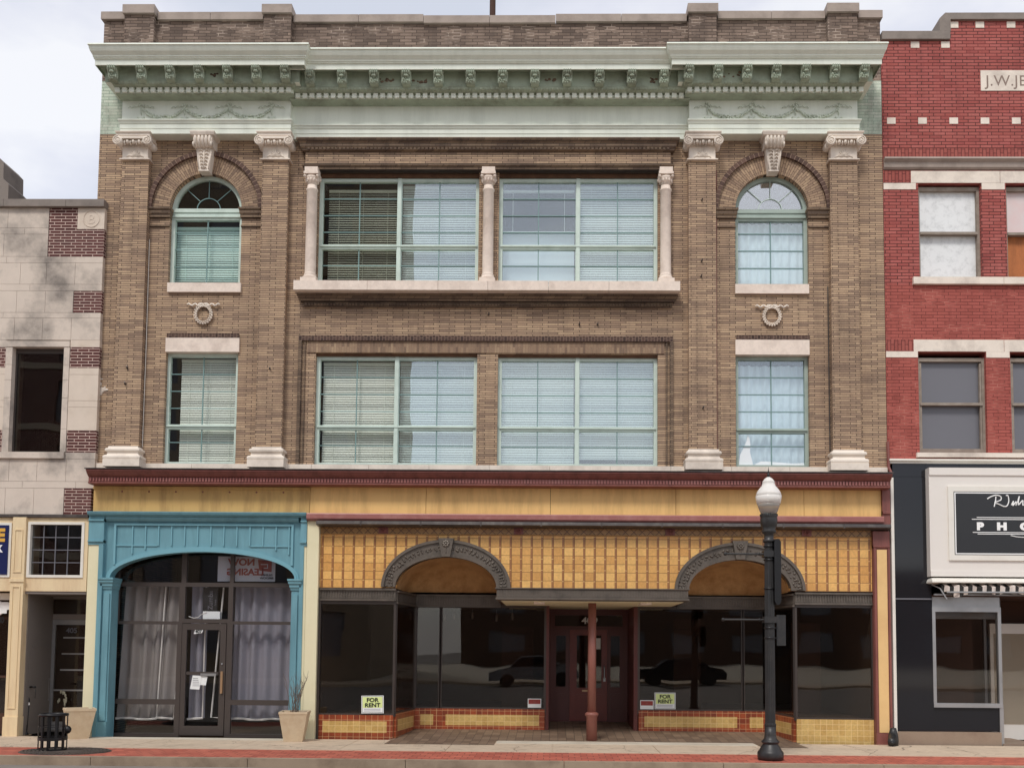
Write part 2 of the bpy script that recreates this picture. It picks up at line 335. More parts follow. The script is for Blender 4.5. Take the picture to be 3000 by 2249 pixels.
m_lcream=surf('cream_shopfront_paint',c(232,210,170),.55,.04,2,c(196,160,126),.45,1.6,streak=True,bumps=.08)
m_white=surf('white_trim',c(232,228,218),.5,.03,2,c(200,190,176),.3,2,bumps=.04)
m_tin=surf('dark_brown_aluminium',c(84,76,72),.4,.06,3,metal=.3,bumps=0)
m_curt=surf('grey_curtain',c(140,138,147),.85,.05,1.5,bumps=.05,coord='pos')
m_curt2=surf('warm_grey_curtain',c(142,136,132),.85,.05,1.5,bumps=.05)
m_tape=surf('white_edge_tape',c(228,224,216),.6,.03,3,bumps=0)
m_paper=surf('white_paper',c(236,238,236),.7,.02,3,bumps=0)
m_concrete=paving('sidewalk_concrete',c(204,184,160),c(150,128,108))
m_conc_l=surf('pale_concrete',c(206,196,178),.85,.08,2,c(160,144,124),.45,1.5,bumps=.25)
m_curb=surf('curb_stone',c(168,148,126),.85,.12,3,c(104,84,68),.6,1.6,bumps=.3)
m_asph=surf('asphalt',c(140,132,124),.9,.15,8,c(110,104,98),.4,1,bumps=.5,fine=120)
m_iron=surf('black_iron',c(44,43,43),.42,.12,5,c(72,66,62),.35,5,metal=.1,bumps=.08)
m_blk=surf('black_metal',c(30,29,30),.35,.1,5,metal=.2,bumps=.05)
m_redcol=surf('red_iron_column',c(142,90,78),.45,.08,4,c(108,56,48),.4,3,bumps=.08)
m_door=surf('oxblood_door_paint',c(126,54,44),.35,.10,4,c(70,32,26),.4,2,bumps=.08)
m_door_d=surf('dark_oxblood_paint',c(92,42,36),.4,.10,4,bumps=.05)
m_pot=surf('sandstone_planter',c(208,188,158),.85,.08,9,c(184,152,118),.4,5,bumps=.3)
m_soil=surf('dry_soil',c(80,66,52),1,.2,20,bumps=.5)
m_twig=surf('dry_twig',c(112,96,84),.9,.1,20,bumps=0)
m_black_glass=surf('black_glass_panel',c(34,34,38),.06,.05,2,bumps=0,spec=.45)
m_sign_w=surf('sign_white',c(232,226,218),.5,.03,2,c(214,208,200),.25,1,bumps=.04)
m_sign_k=surf('sign_black',c(42,42,44),.3,.05,2,bumps=.02)
m_letter=surf('white_letter',c(246,246,244),.5,.01,2,bumps=0)
m_alu=surf('brushed_aluminium',c(176,176,176),.35,.06,4,c(130,128,126),.4,2,metal=.6,bumps=.05)
m_step=surf('brown_stone_base',c(150,130,112),.8,.15,2,c(110,86,74),.5,2,bumps=.2)
m_woodfr=surf('weathered_wood_frame',c(140,128,116),.8,.12,12,c(180,170,158),.5,5,bumps=.3)
m_ply=surf('orange_plywood',c(176,106,58),.7,.22,4,c(120,66,36),.5,3,streak=True,bumps=.1)
m_wboard=surf('frosted_white_board',c(232,234,234),.5,.03,2,c(150,152,152),.35,9,bumps=.03)
m_wboard_p=surf('pinkish_board',c(220,208,206),.6,.05,2,c(220,170,168),.3,2,bumps=.03)
m_greyboard=surf('grey_window_film',c(112,112,118),.35,.04,1,bumps=0)
m_alabel_y=surf('yellow_green_card',c(224,238,160),.6,.02,3,bumps=0)
m_alabel_r=surf('red_card',c(150,60,54),.6,.05,3,bumps=0)
m_ink=surf('black_ink',c(24,30,28),.6,.02,3,bumps=0)
m_navy=surf('navy_sign_face',c(24,34,84),.35,.05,2,bumps=0)
m_gold=surf('gold_letter',c(222,172,72),.5,.03,2,bumps=0)
m_redink=surf('dull_red_ink',c(150,76,66),.6,.05,2,bumps=0)
m_banner=surf('grey_white_banner',c(190,190,196),.7,.04,2,bumps=0)
m_brass=surf('brass_pull',c(196,160,124),.35,.05,3,metal=.6,bumps=0)
m_slate=None
def grid_tile(name,colA,colB,pw,ph,grout,gw=.006,strip=None,var=.16,flat=False,offs=(0,0),rough=.35,diamond=False):
    k=NT(name); x,y,z=k.sep(k.pos()); 
    u=k.ma('ADD',x,y) if not flat else x; v=z if not flat else y
    u=k.ma('SUBTRACT',u,offs[0]); v=k.ma('SUBTRACT',v,offs[1])
    if diamond: u,v=k.ma('ADD',u,v),k.ma('SUBTRACT',u,v)
    us=k.ma('DIVIDE',u,pw); fu=k.ma('FLOOR',us); ru=k.ma('MULTIPLY',k.ma('SUBTRACT',us,fu),pw)
    if strip:
        # every other column of tiles sits half a tile lower, as hand laid
        pass
    vs=k.ma('DIVIDE',v,ph); fv=k.ma('FLOOR',vs); rv=k.ma('MULTIPLY',k.ma('SUBTRACT',vs,fv),ph)
    g1=k.ma('LESS_THAN',ru,gw); g2=k.ma('LESS_THAN',rv,gw); 
    w=k.n.new('ShaderNodeTexWhiteNoise'); w.noise_dimensions='3D'; k.lk(k.com(fu,fv,.5),w.inputs[0])
    a=k.mix(w.outputs[0],colA,colB); n=k.noise(k.pos(),25,4,.6); a=k.mix(.6,a,k.ramp(n,[(.25,1-var*2),(.75,1+var*1.2)]),'MULTIPLY')
    st=k.noise(k.pos(),1.3,5); a=k.mix(k.ma('MULTIPLY',k.ramp(st,[(.5,0.0),(.75,1.0)]),.35),a,sc(colB,.7))
    g=k.ma('MAXIMUM',g1,g2)
    if strip:
        sw,sa=strip; ins=k.ma('LESS_THAN',ru,sw)
        vs2=k.ma('ADD',k.ma('DIVIDE',v,ph*1.33),.31); f2=k.ma('SUBTRACT',vs2,k.ma('FLOOR',vs2))
        ds=k.mix(k.ma('LESS_THAN',f2,.06),k.mix(.5,sa,k.ramp(n,[(.3,sc(sa,.8)),(.7,sc(sa,1.2))])),c(220,180,120))
        e=k.ma('MULTIPLY',k.ma('GREATER_THAN',ru,sw),k.ma('LESS_THAN',ru,sw+gw)); g=k.ma('MAXIMUM',e,k.ma('MULTIPLY',g2,k.ma('SUBTRACT',1.0,ins)))
        a=k.mix(g,a,grout); a=k.mix(ins,a,ds)
    else: a=k.mix(g,a,grout)
    k.put(a,k.b.inputs['Base Color']); k.b.inputs['Roughness'].default_value=rough
    k.bump(k.ma('SUBTRACT',k.ma('MULTIPLY',n,.4),g),.4,.005); return k.m
m_tile=grid_tile('yellow_terracotta_tile',c(238,188,112),c(214,158,88),.199,.159,c(112,72,40),.008,strip=(.036,c(158,108,66)),offs=(-3.1,2.742))
m_diam=grid_tile('diamond_tile',c(176,134,82),c(156,116,68),.158,.158,c(92,62,40),.016,offs=(-3.1,3.76),diamond=True)
m_bt_y=grid_tile('yellow_bulkhead_tile',c(214,180,112),c(196,158,92),.115,.105,c(232,204,150),.006,offs=(0,.048))
m_bt_r=grid_tile('rust_bulkhead_tile',c(166,78,42),c(128,56,34),.115,.105,c(214,170,124),.006,offs=(0,.048))
m_slate=grid_tile('brown_entry_pavers',c(112,92,76),c(140,118,98),.16,.3,c(70,58,50),.008,flat=True,rough=.6)
k=NT('brick_paver_strip'); P=k.pos(); x,y,z=k.sep(P)
t=k.n.new('ShaderNodeTexBrick'); t.offset=.5; k.lk(k.com(x,y),t.inputs[0]); t.inputs['Scale'].default_value=1; t.inputs['Brick Width'].default_value=.2; t.inputs['Row Height'].default_value=.2; t.inputs['Mortar Size'].default_value=.006
t.inputs['Color1'].default_value=c(172,88,70)+(1,); t.inputs['Color2'].default_value=c(194,108,86)+(1,); t.inputs['Mortar'].default_value=c(110,60,50)+(1,)
k.put(k.mix(.5,t.outputs[0],k.ramp(k.noise(P,3,6),[(.3,.7),(.7,1.2)]),'MULTIPLY'),k.b.inputs['Base Color']); k.b.inputs['Roughness'].default_value=.85; k.bump(t.outputs[1],-.4,.005); m_paver=k.m
def stripes():
    k=NT('striped_awning_cloth'); x,y,z=k.sep(k.pos()); s=k.ma('FRACT',k.ma('DIVIDE',x,.17)); k.put(k.mix(k.ma('LESS_THAN',s,.5),c(226,214,204),c(46,44,42)),k.b.inputs['Base Color']); k.b.inputs['Roughness'].default_value=.8; return k.m
m_stripe=stripes()
k=NT('lamp_globe'); k.b.inputs['Base Color'].default_value=c(250,247,242)+(1,); k.b.inputs['Roughness'].default_value=.12; k.b.inputs['Transmission Weight'].default_value=.25; k.b.inputs['IOR'].default_value=1.2; m_globe=k.m
k=NT('lamp_globe_clear'); k.b.inputs['Base Color'].default_value=c(206,200,192)+(1,); k.b.inputs['Roughness'].default_value=.12; k.b.inputs['Transmission Weight'].default_value=.6; k.b.inputs['IOR'].default_value=1.2; m_globe2=k.m
#SETTING
GZ=-.09
def ground():
    g=MB().box(-300,300,-300,300,-1.0,-.30); structure(tag(build(g,'ground',m_asph),'dark grey open ground reaching away under the town','ground'))
    g=MB().box(-60,60,-60,-3.32,-.28,-.23); structure(tag(build(g,'road',m_asph),'grey asphalt street in front of the curb','road'))
    g=MB(); x=-18
    while x<26:
        g.box(x+.005,x+2.44-.005,-3.32,-3.19,-.27,GZ-.004); x+=2.44
    structure(tag(build(g,'curb',m_curb),'pale stained concrete curb along the street','curb'))
    g=MB().box(-18,26,-3.19,-2.02,-.25,GZ-.008); structure(tag(build(g,'brick_strip',m_paver),'red brick paving strip between curb and sidewalk','paving'))
    g=MB(); xs=[-18+.6+1.8*i-.46+ (0.0) for i in range(25)]
    xs=[-.46+1.8*i for i in range(-10,15)]
    for a,b in zip(xs,xs[1:]): g.box(a+.006,b-.006,-2.02,-.99,-.25,GZ); g.box(a+.006,b-.006,-.978,-.13,-.25,GZ-.001)
    g.box(-18,26,-2.02,-.13,-.26,GZ-.012)
    structure(tag(build(g,'sidewalk',m_concrete),'beige concrete sidewalk slabs with scored joints','sidewalk'))
    g=MB(); g.box(.32,5.05,-.62,-.13,-.1,GZ+.004); g.box(-7.2,-3.5,-.5,-.13,-.1,GZ+.004); structure(tag(build(g,'concrete_apron',m_conc_l),'whitish new concrete apron in front of the entrances','paving'))
    g=MB(); g.prz([(-1.66,-.9),(.3,-.9),(.3,-.13),(-1.66,-.13)],-.1,GZ+.005)
    g.prz([(5.07,-.9),(5.88,-.9),(5.88,-.13),(5.07,-.13)],-.1,GZ+.005)
    g.add([(-1.72,-.13,GZ+.005),(5.94,-.13,GZ+.005),(5.94,1.4,0),(-1.72,1.4,0),(5.94,3.1,.05),(-1.72,3.1,.05)],[(0,1,2,3),(3,2,4,5)])
    structure(tag(build(g,'entry_floor',m_slate),'brown slate paving of the recessed shop entry','floor'))
    g=MB().box(-60,60,-32,-28,-.29,-.10); structure(tag(build(g,'opposite_sidewalk',m_concrete),'concrete sidewalk on the far side of the street','sidewalk'))
ground()
#BROWN BUILDING
BB=empty('brown_brick_building',(0,0,GZ),'three storey brown brick building with mint green cornice and yellow tiled storefront','building')
XL,XR=-7.65,7.655
CA,CB,SZ,RO=-5.50,5.51,10.13,1.13      # arch centres, spring line, outer radius
OL,OR_=-.705,.705
holes=[(CA-.705,CA+.705,8.64,SZ),(CB-.705,CB+.705,8.64,SZ),(CA-.705,CA+.705,SZ,SZ+.705),(CB-.705,CB+.705,SZ,SZ+.705),
 (-6.19,-4.785,5.10,7.29),(4.80,6.20,5.10,7.27),(-3.30,-.165,8.59,10.87),(.225,3.31,8.59,10.87),(-3.28,-.16,5.10,7.28),(.24,3.31,5.10,7.27)]
g=MB().wall(XL,XR,5.0,11.64,0,.32,holes)
for cx in (CA,CB): g.archfill(cx,SZ,.705,SZ+.705,0,.32)
build(g,'wall',m_brick,BB)
each('painted_end_wall',m_pbrick,BB,[(XL,-7.13,0,.3,11.642,12.72),(7.13,XR,0,.3,11.642,12.72)],label='pale green painted brick at the cornice end')
g=MB(); g.box(XL+.01,XL+.3,.321,11,GZ,13.3); g.box(XR-.3,XR-.01,.321,11,GZ,13.3); g.box(XL+.01,XR-.01,11,11.3,GZ,13.3); g.box(XL+.01,XR-.01,.3,11,13.1,13.3)
g.box(-7.1,7.1,.02,.32,11.642,12.95); build(g,'shell_wall',m_brick_d,BB)
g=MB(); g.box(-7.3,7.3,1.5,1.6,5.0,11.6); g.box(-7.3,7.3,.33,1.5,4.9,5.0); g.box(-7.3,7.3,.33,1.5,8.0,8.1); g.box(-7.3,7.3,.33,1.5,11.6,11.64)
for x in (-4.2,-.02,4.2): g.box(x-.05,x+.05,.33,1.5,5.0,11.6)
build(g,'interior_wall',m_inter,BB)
# parapet
g=MB(); pz=[(-7.65,-4.44,13.965),(-4.44,-3.6,13.95),(-3.6,3.6,13.885),(3.6,4.44,13.93),(4.44,7.65,13.965)]
for a,b,z in pz: g.box(a,b,0,.3,12.72,z)
PP=[(-7.19,-6.61),(-4.44,-3.9),(3.9,4.44),(6.6,7.17)]
for a,b in PP: g.box(a,b,-.12,-.002,12.72,14.01)
pa=build(g,'parapet',m_parap,BB)
def cop(x0,x1,z0,z1,y0):
    g=MB(); n=max(1,round((x1-x0)/1.05)); w_=(x1-x0)/n
    for i in range(n): g.box(x0+i*w_+.004,x0+(i+1)*w_-.004,y0,.36,z0,z1)
    build(g,'coping',m_cope,pa)
for a,b,z in ((-7.70,-7.22,13.967),(-6.57,-4.47,13.955),(-3.87,-1.3,13.90),(-1.3,1.3,13.875),(1.3,3.87,13.90),(4.47,6.57,13.955),(7.21,7.69,13.967)): cop(a,b,z,z+.15,-.06)
for a,b in PP: cop(a-.03,b+.03,14.012,14.185,-.18)
# cornice
PROF=[(.70,12.885),(.76,12.875),(.77,12.845),(.745,12.84),(.735,12.80),(.71,12.755),(.665,12.715),(.65,12.70),(.65,12.68),(.63,12.675),(.63,12.655),(.60,12.65),(.60,12.545),(.585,12.54),(.57,12.60),(.38,12.62),(.38,12.34),(.38,12.335)]
PROF2=[(.36,12.335),(.39,12.325),(.37,12.285),(.31,12.268),(.22,12.265),(.22,12.168),(.245,12.165),(.22,12.158),(.16,12.162),(.12,12.160),(0,12.158)]
def cornice():
    g=MB()
    for xl,xr,yb,fl,fr in ((-7.12,-3.83,-.23,.46,.68),(3.89,7.115,-.23,.68,.46),(-3.83,3.89,-.08,0,0)):
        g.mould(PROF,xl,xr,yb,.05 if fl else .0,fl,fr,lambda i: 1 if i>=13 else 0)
    for xl,xr,yb,fl,fr in ((-7.12,-3.83,-.23,.12,.45),(3.89,7.115,-.23,.45,.12),(-3.83,3.89,-.08,0,0)):
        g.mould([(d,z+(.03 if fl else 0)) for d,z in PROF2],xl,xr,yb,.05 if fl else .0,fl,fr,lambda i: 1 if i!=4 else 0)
    g.smooth=False
    co=build(g,'cornice',[m_grn,m_grn_d],BB)  # second green has shade painted in: soffit, back plate, lower mouldings
    # brackets
    b=MB(); prof=[(-.19,-.04),(-.20,-.07),(-.195,-.11),(-.165,-.135),(-.135,-.15),(-.12,-.18),(-.135,-.22),(-.13,-.26),(-.10,-.295),(-.05,-.305),(0,-.30),(0,-.04)]
    b.prx(prof,-.078,.078); b.box(-.10,.10,-.215,0,-.04,.012)
    for x in (-.06,-.02,.02,.06): b.tube([(x,-.195,-.045),(x,-.207,-.075),(x,-.20,-.11),(x,-.165,-.14)],.017,6)
    b.ball(0,-.165,-.165,.05,.035,.026,8,5)
    for i in range(12): b.ball(random.uniform(-.055,.055),-.135+random.uniform(-.01,.01),-.195-random.uniform(0,.09),.02,.02,.018,5,4)
    for s_ in (-1,1): b.tube([(s_*.078,-.18,-.10),(s_*.078,-.13,-.14),(s_*.078,-.10,-.20),(s_*.078,-.09,-.27)],.02,5)
    first=None
    L=[(-7.10+.5483*i,-.612) for i in range(7)]+[(-3.375+.613*i,-.462) for i in range(12)]+[(3.815+.5465*i,-.612) for i in range(7)]
    for x,y in L:
        if first is None:
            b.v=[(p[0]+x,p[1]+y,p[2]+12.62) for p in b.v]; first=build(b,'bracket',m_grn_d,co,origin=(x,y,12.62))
        else: dup(first,(x,y,12.62),co)
    # dentils
    def row(x0,x1,y,z0=12.17,z1=12.262,w_=.088,pitch=.1375):
        g=MB(); n=int(round((x1-x0)/pitch)); p=(x1-x0)/n
        for i in range(n+1):
            x=x0+p*i; g.box(x-w_/2,x+w_/2,y-.07,y,z0,z1)
            if i<n: g.box(x+w_/2,x+p-w_/2,y-.03,y,(z0+z1)/2-.008,(z0+z1)/2+.012)
        build(g,'dentil_course',m_grn,co)
    row(-7.10,-3.80,-.45,12.20,12.292); row(3.86,7.10,-.45,12.20,12.292); row(-3.66,3.72,-.30)
    def eggs(x0,x1,y,dz=0):
        g=MB(); g.smooth=True; n=int((x1-x0)/.105)
        for i in range(n+1):
            x=x0+(x1-x0)*i/n; g.ball(x,y,12.302+dz,.034,.03,.032,6,4)
            if i<n: g.ball(x+.5*(x1-x0)/n,y,12.298+dz,.010,.026,.034,4,4)
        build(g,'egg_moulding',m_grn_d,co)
    eggs(-7.14,-3.72,-.59,.03); eggs(3.78,7.14,-.59,.03); eggs(-3.60,3.66,-.44)
cornice()
def garland(mbx,xs,z,y):
    g=mbx
    for x0,x1 in zip(xs,xs[1:]):
        for i in range(46):
            t=i/45; x=x0+(x1-x0)*t; zz=z-.20*(1-(2*t-1)**2)**.8; r=.012+.026*math.sin(PI*t)
            for k in range(2): g.ball(x+random.uniform(-.01,.01),y,zz+random.uniform(-r,r),.016+random.uniform(0,.008),.022,.016,5,4)
    for x in xs:
        for s in (-1,1): g.tube([(x+s*(.03+.025*i),y-.004,z+.035+.022*math.sin(i*1.9)-.004*i) for i in range(10)],.009,4)
        for i in range(7): g.ball(x+random.uniform(-.05,.05),y,z+.05+random.uniform(-.03,.035),.02,.02,.018,5,4)
        g.tube([(x,y,z),(x-.012,y,z-.08),(x+.01,y,z-.15)],.011,4)
        for a in range(5): t=PI*(.0+a/4.0); g.ball(x-.055*math.cos(t),y,z-.20-.03*math.sin(t),.026,.016,.014,5,4)
        g.ball(x,y,z-.245,.014,.016,.03,5,4)
def frieze():
    g=MB(); g.box(-3.83,3.89,-.08,0,11.75,12.2); g.box(-7.12,-3.83,-.23,0.01,11.77,12.2); g.box(3.89,7.115,-.23,.01,11.77,12.2)
    f=build(g,'frieze',m_grn,BB)
    for xs in ((-6.737,-5.889,-5.036,-4.191),(4.24,5.083,5.92,6.749)):
        g=MB(); g.smooth=True; garland(g,xs,12.04,-.255); build(g,'garland',m_garl,f)
    A=[(.09,11.765),(.09,11.745),(.07,11.73),(.055,11.695),(.04,11.69),(.04,11.60),(.03,11.595),(.03,11.50),(.0,11.497)]
    g=MB(); g.mould([(d,z-.03+.018) for d,z in A],-3.83,3.89,-.08,0,0,0)
    for a,b in ((-7.12,-3.83),(3.89,7.115)): g.mould([(d,z+.012) for d,z in A],a,b,-.23,.01,.5,.6)
    build(g,'architrave',m_grn,BB)
frieze()
# pilasters with base and capital
def capital(p,x0,x1):
    g=MB(); xc=(x0+x1)/2
    g.box(x0+.01,x1-.01,-.17,0,11.065,11.33)
    g.mould([(.035,11.035),(.035,11.05),(.0,11.075)],x0,x1,-.165,0,1,1)
    g.mould([(.02,11.33),(.05,11.36),(.06,11.40)],x0,x1,-.17,0,.4,.4)
    g.mould([(.03,11.43),(.06,11.455),(.065,11.50),(.09,11.515),(.09,11.535)],x0-.03,x1+.03,-.24,0,.6,.6)
    g.box(x0-.09,x1+.09,-.31,0,11.395,11.435)
    g.smooth=True
    for s,xx in ((-1,x0-.015),(1,x1+.015)):
        cx,cz=xx+s*.01,11.345
        # scroll: drum from front to back plus spiral fillet
        n=18
        for y0,y1,r0_,r1_ in ((-.33,-.30,.088,.088),(-.30,-.18,.085,.06),(-.18,0,.06,.075)):
            vs=[(cx+r0_*math.cos(2*PI*i/n),y0,cz+r0_*math.sin(2*PI*i/n)) for i in range(n)]+[(cx+r1_*math.cos(2*PI*i/n),y1,cz+r1_*math.sin(2*PI*i/n)) for i in range(n)]
            g.add(vs,[(i,(i+1)%n,(i+1)%n+n,i+n) for i in range(n)]+[tuple(range(n-1,-1,-1))])
        pts=[]
        for i in range(40):
            a=PI/2+s*(-1)*i*.36; r=.092*(1-i/44); pts.append((cx+r*math.cos(a),-.335,cz+r*math.sin(a)))
        g.tube(pts,.012,5); g.ball(cx,-.335,cz,.024,.02,.024,8,5)
    for i in range(3): g.ball(xc+(i-1)*.115,-.26,11.345,.036,.05,.045,8,5)
    for i in range(4): g.ball(xc+(i-1.5)*.115,-.255,11.33,.012,.05,.05,6,4)
    for i in range(9): g.ball(x0+.05+i*(x1-x0-.1)/8,-.18,11.30,.014,.016,.012,5,4)
    for a in range(-3,4):
        t=a*.42; g.tube([(xc,-.172,11.10),(xc+.05*math.sin(t),-.182,11.10+.06*math.cos(t)),(xc+.105*math.sin(t*1.15),-.18,11.10+.135*math.cos(t))],[.006,.012,.006],5)
    for s in (-1,1): g.tube([(xc+s*.04,-.178,11.10),(xc+s*.11,-.178,11.12),(xc+s*.17,-.178,11.085)],[.012,.01,.006],5)
    build(g,'capital',m_lime,p)
def base(p,x0,x1):
    g=MB(); z=5.0
    g.box(x0-.09,x1+.09,-.30,0,z,5.135)
    g.mould([(.085,5.137),(.095,5.16),(.095,5.19),(.075,5.215),(.045,5.225),(.03,5.26),(.045,5.29),(.065,5.30),(.07,5.33),(.05,5.355),(.03,5.36),(.02,5.395),(0,5.40)],x0,x1,-.20,0,1,1)
    build(g,'base',m_lime,p)
for x0,x1 in ((-7.12,-6.60),(-4.375,-3.86),(3.885,4.41),(6.60,7.125)):
    g=MB().box(x0,x1,-.14,-.002,5.36,11.06); p=build(g,'pilaster',m_brick,BB); capital(p,x0,x1); base(p,x0,x1)
# keystones, arches, imposts
for cx,ma_,mh in ((CA,m_archL,m_headL),(CB,m_archR,m_headR)):
    g=MB(); g.ringxz(cx,SZ,.705,1.045,-.035,0.0,0,PI,36); g.m=1; g.ringxz(cx,SZ,1.045,RO,-.09,0,0,PI,36); build(g,'arch',[ma_,mh],BB)
    for a,b,s in ((cx-RO+.03,cx-.70,1),(cx+.70,cx+RO-.03,0)):
        g=MB(); g.mould([(.07,SZ),(.07,SZ-.03),(.045,SZ-.05),(.04,SZ-.11),(.02,SZ-.13),(.02,SZ-.18),(0,SZ-.19)],a,b,-.03,.06,0 if s else .6,.6 if s else 0)
        g.mould([(.02,9.80),(.02,9.77),(0,9.76)],a,b,-.01,.0,0,0); build(g,'impost',m_brick_d,BB)
    g=MB(); g.prism([(cx-.10,10.80),(cx+.10,10.80),(cx+.165,11.29),(cx-.165,11.29)],-.20,0)
    g.mould([(.0,11.44),(.04,11.455),(.06,11.50),(.06,11.525)],cx-.19,cx+.19,-.30,0,.8,.8)
    g.prx([(0,11.25),(-.22,11.25),(-.26,11.27),(-.29,11.31),(-.31,11.37),(-.31,11.44),(0,11.44)],cx-.185,cx+.185)
    g.smooth=True
    for i in range(5): x=cx-.14+.07*i; g.tube([(x,-.318,11.44),(x,-.318,11.37),(x,-.30,11.31),(x,-.255,11.265),(x,-.22,11.255)],.026,6)
    for s in (-1,1):
        for yy in (0,): g.tube([(cx+s*.16,-.30,11.28),(cx+s*.185,-.30,11.28)],.05,8)
        for i in range(6): zz=10.86+i*.068; g.tube([(cx+s*.005,-.205,zz-.02),(cx+s*(.03+.006*i),-.225,zz+.02),(cx+s*(.055+.009*i),-.208,zz-.012)],[.008,.017,.008],5)
        g.tube([(cx+s*.09,-.203,10.83),(cx+s*.145,-.203,11.24)],.01,4)
    g.tube([(cx,-.21,10.84),(cx,-.21,11.22)],.012,5)
    build(g,'keystone',m_lime,BB)
# stone bands, sills, lintels
g=MB(); xs=[XL,-6.7,-5.6,-4.4,-3.3,-2.2,-1.05,.1,1.25,2.4,3.55,4.7,5.8,6.8,XR-.01]
for a,b in zip(xs,xs[1:]): g.box(a+.003,b-.003,-.06,.2,4.985,5.098)
build(g,'sill_course',m_lime,BB)
for a,b,z in ((-6.19,-4.76,0),(4.79,6.20,0)):
    build(MB().box(a,b,-.06,.16,8.455,8.638),'sill',m_lime_pink,BB)
    build(MB().box(a,b,-.045,.1,7.28 if a<0 else 7.265,7.555),'lintel',m_lime_pink,BB)
    g=MB()
    for i in range(13): x=a+.02+i*.108; g.box(x,x+.1,-.05,0,7.56,7.64)
    build(g,'header_course',m_header,BB)
def wreath(cx):
    g=MB(); g.smooth=True; R0=.155
    for i in range(44):
        t=2*PI*i/44; g.ball(cx+(R0+.018*(i%2*2-1))*math.cos(t),-.045,8.02+(R0*1.12+.018*(i%2*2-1))*math.sin(t),.020,.03,.020,5,4)
    g.tube([(cx+(R0+.006)*math.cos(2*PI*i/24),-.03,8.02+R0*1.1*math.sin(2*PI*i/24)) for i in range(24)],.018,6,True)
    for s in (-1,1):
        g.tube([(cx+s*(.02+.033*i),-.045,8.205+.022*math.sin(i*1.7+.5)) for i in range(10)],.019,5)
        g.tube([(cx+s*(.05+.05*math.cos(t)),-.05,8.20+.028*math.sin(t)) for t in [2*PI*j/10 for j in range(10)]],.016,5,True)
    build(g,'wreath',m_lime,BB)
wreath(-5.475); wreath(5.49)
g=MB(); g.tube([(-6.575,-.03,5.42),(-6.57,-.03,7.2),(-6.58,-.03,9.5)],.007,5); build(g,'cable',m_tape,BB)
g=MB(); g.tube([(4.435,-.03,5.3),(4.43,-.03,8.4),(4.44,-.03,10.9)],.009,5); build(g,'cable',m_mar,BB)
g=MB(); g.tube([(6.57,-.03,5.4),(6.565,-.03,8.6)],.012,5); build(g,'cable',m_gut,BB)
for x,y_,z in ((-6.87,-.15,6.93),(-6.9,-.15,6.62),(-4.12,-.15,6.92),(4.15,-.15,6.2),(4.12,-.15,8.75),(4.13,-.15,9.05),(4.14,-.15,10.25),(.05,-.012,8.04),(-7.5,-.01,7.25),(1.8,-.01,7.85),(2.15,-.01,7.85)):
    g=MB(); g.ball(x,y_,z,.019,.03,.019,7,5); g.tube([(x,y_,z),(x+.01,y_-.05,z+.02)],.012,5); build(g,'rusty_anchor',m_gut,BB)
g=MB(); rnd=random.Random(9)
for i in range(26): g.ball(-7.42+rnd.gauss(0,.055),-.004,6.52+rnd.gauss(0,.07),rnd.uniform(.015,.045),.012,rnd.uniform(.012,.04),6,4)
build(g,'plaster_patch',m_lime,BB)
def peel(x,z,y,w_,h,n,seed):
    rnd=random.Random(seed); g=MB()
    for i in range(n):
        cx,cz=x+rnd.uniform(-w_,w_),z+rnd.uniform(-h,h); r=rnd.uniform(.012,.03)
        g.prism([(cx+r*(1+.5*rnd.random())*math.cos(2*PI*k/7),cz+r*.7*(1+.5*rnd.random())*math.sin(2*PI*k/7)) for k in range(7)],y-.003-.0004*i,y+.001)
    build(g,'paint_loss',m_brick_d,BB)
peel(-1.95,12.46,-.462,.16,.03,9,1); peel(-1.35,12.44,-.462,.2,.04,14,2); peel(1.2,12.45,-.462,.1,.03,6,3); peel(2.1,12.47,-.462,.15,.03,7,4); peel(3.2,12.45,-.462,.12,.05,9,5); peel(-5.2,12.48,-.612,.1,.03,6,6); peel(4.6,12.47,-.612,.3,.05,14,7)
# centre bay entablature
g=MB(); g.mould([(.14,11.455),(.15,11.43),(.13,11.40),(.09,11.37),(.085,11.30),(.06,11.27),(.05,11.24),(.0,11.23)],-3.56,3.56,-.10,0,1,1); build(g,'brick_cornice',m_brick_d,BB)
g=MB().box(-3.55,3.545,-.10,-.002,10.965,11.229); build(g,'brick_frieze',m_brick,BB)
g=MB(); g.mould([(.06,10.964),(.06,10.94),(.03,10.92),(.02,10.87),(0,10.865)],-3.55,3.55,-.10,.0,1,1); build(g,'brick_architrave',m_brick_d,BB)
g=MB(); 
for i in range(92): x=-3.5+i*.0765; g.box(x,x+.05,-.175,-.14,11.25,11.285)
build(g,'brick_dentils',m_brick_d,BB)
# engaged columns
for x in (-3.395,.03,3.445):
    g=MB(); g.box(x-.15,x+.15,-.30,0,8.592,8.665); g.smooth=True
    g.lathe(x,-.13,[(.135,8.665),(.145,8.69),(.145,8.71),(.125,8.73),(.112,8.745),(.12,8.76),(.115,8.775),(.105,8.785),(.105,8.80),(.101,10.42),(.115,10.435),(.115,10.455),(.095,10.46),(.092,10.53)],20)
    co=build(g,'column',m_lime_pink,BB)
    g=MB(); g.smooth=True; g.lathe(x,-.13,[(.092,10.535),(.10,10.60),(.13,10.66),(.14,10.69)],16)
    for i in range(12): a=2*PI*i/12; g.ball(x+.115*math.cos(a),-.13+.115*math.sin(a),10.62,.02,.02,.04,5,4)
    for s in (-1,1):
        for q in (-1,1): g.ball(x+s*.12,-.13+q*.1,10.69,.035,.035,.032,6,4)
    g.smooth=False; g.box(x-.14,x+.14,-.27,0,10.72,10.765); g.box(x-.125,x+.125,-.255,0,10.765,10.862)
    build(g,'capital',m_lime_pink,co)
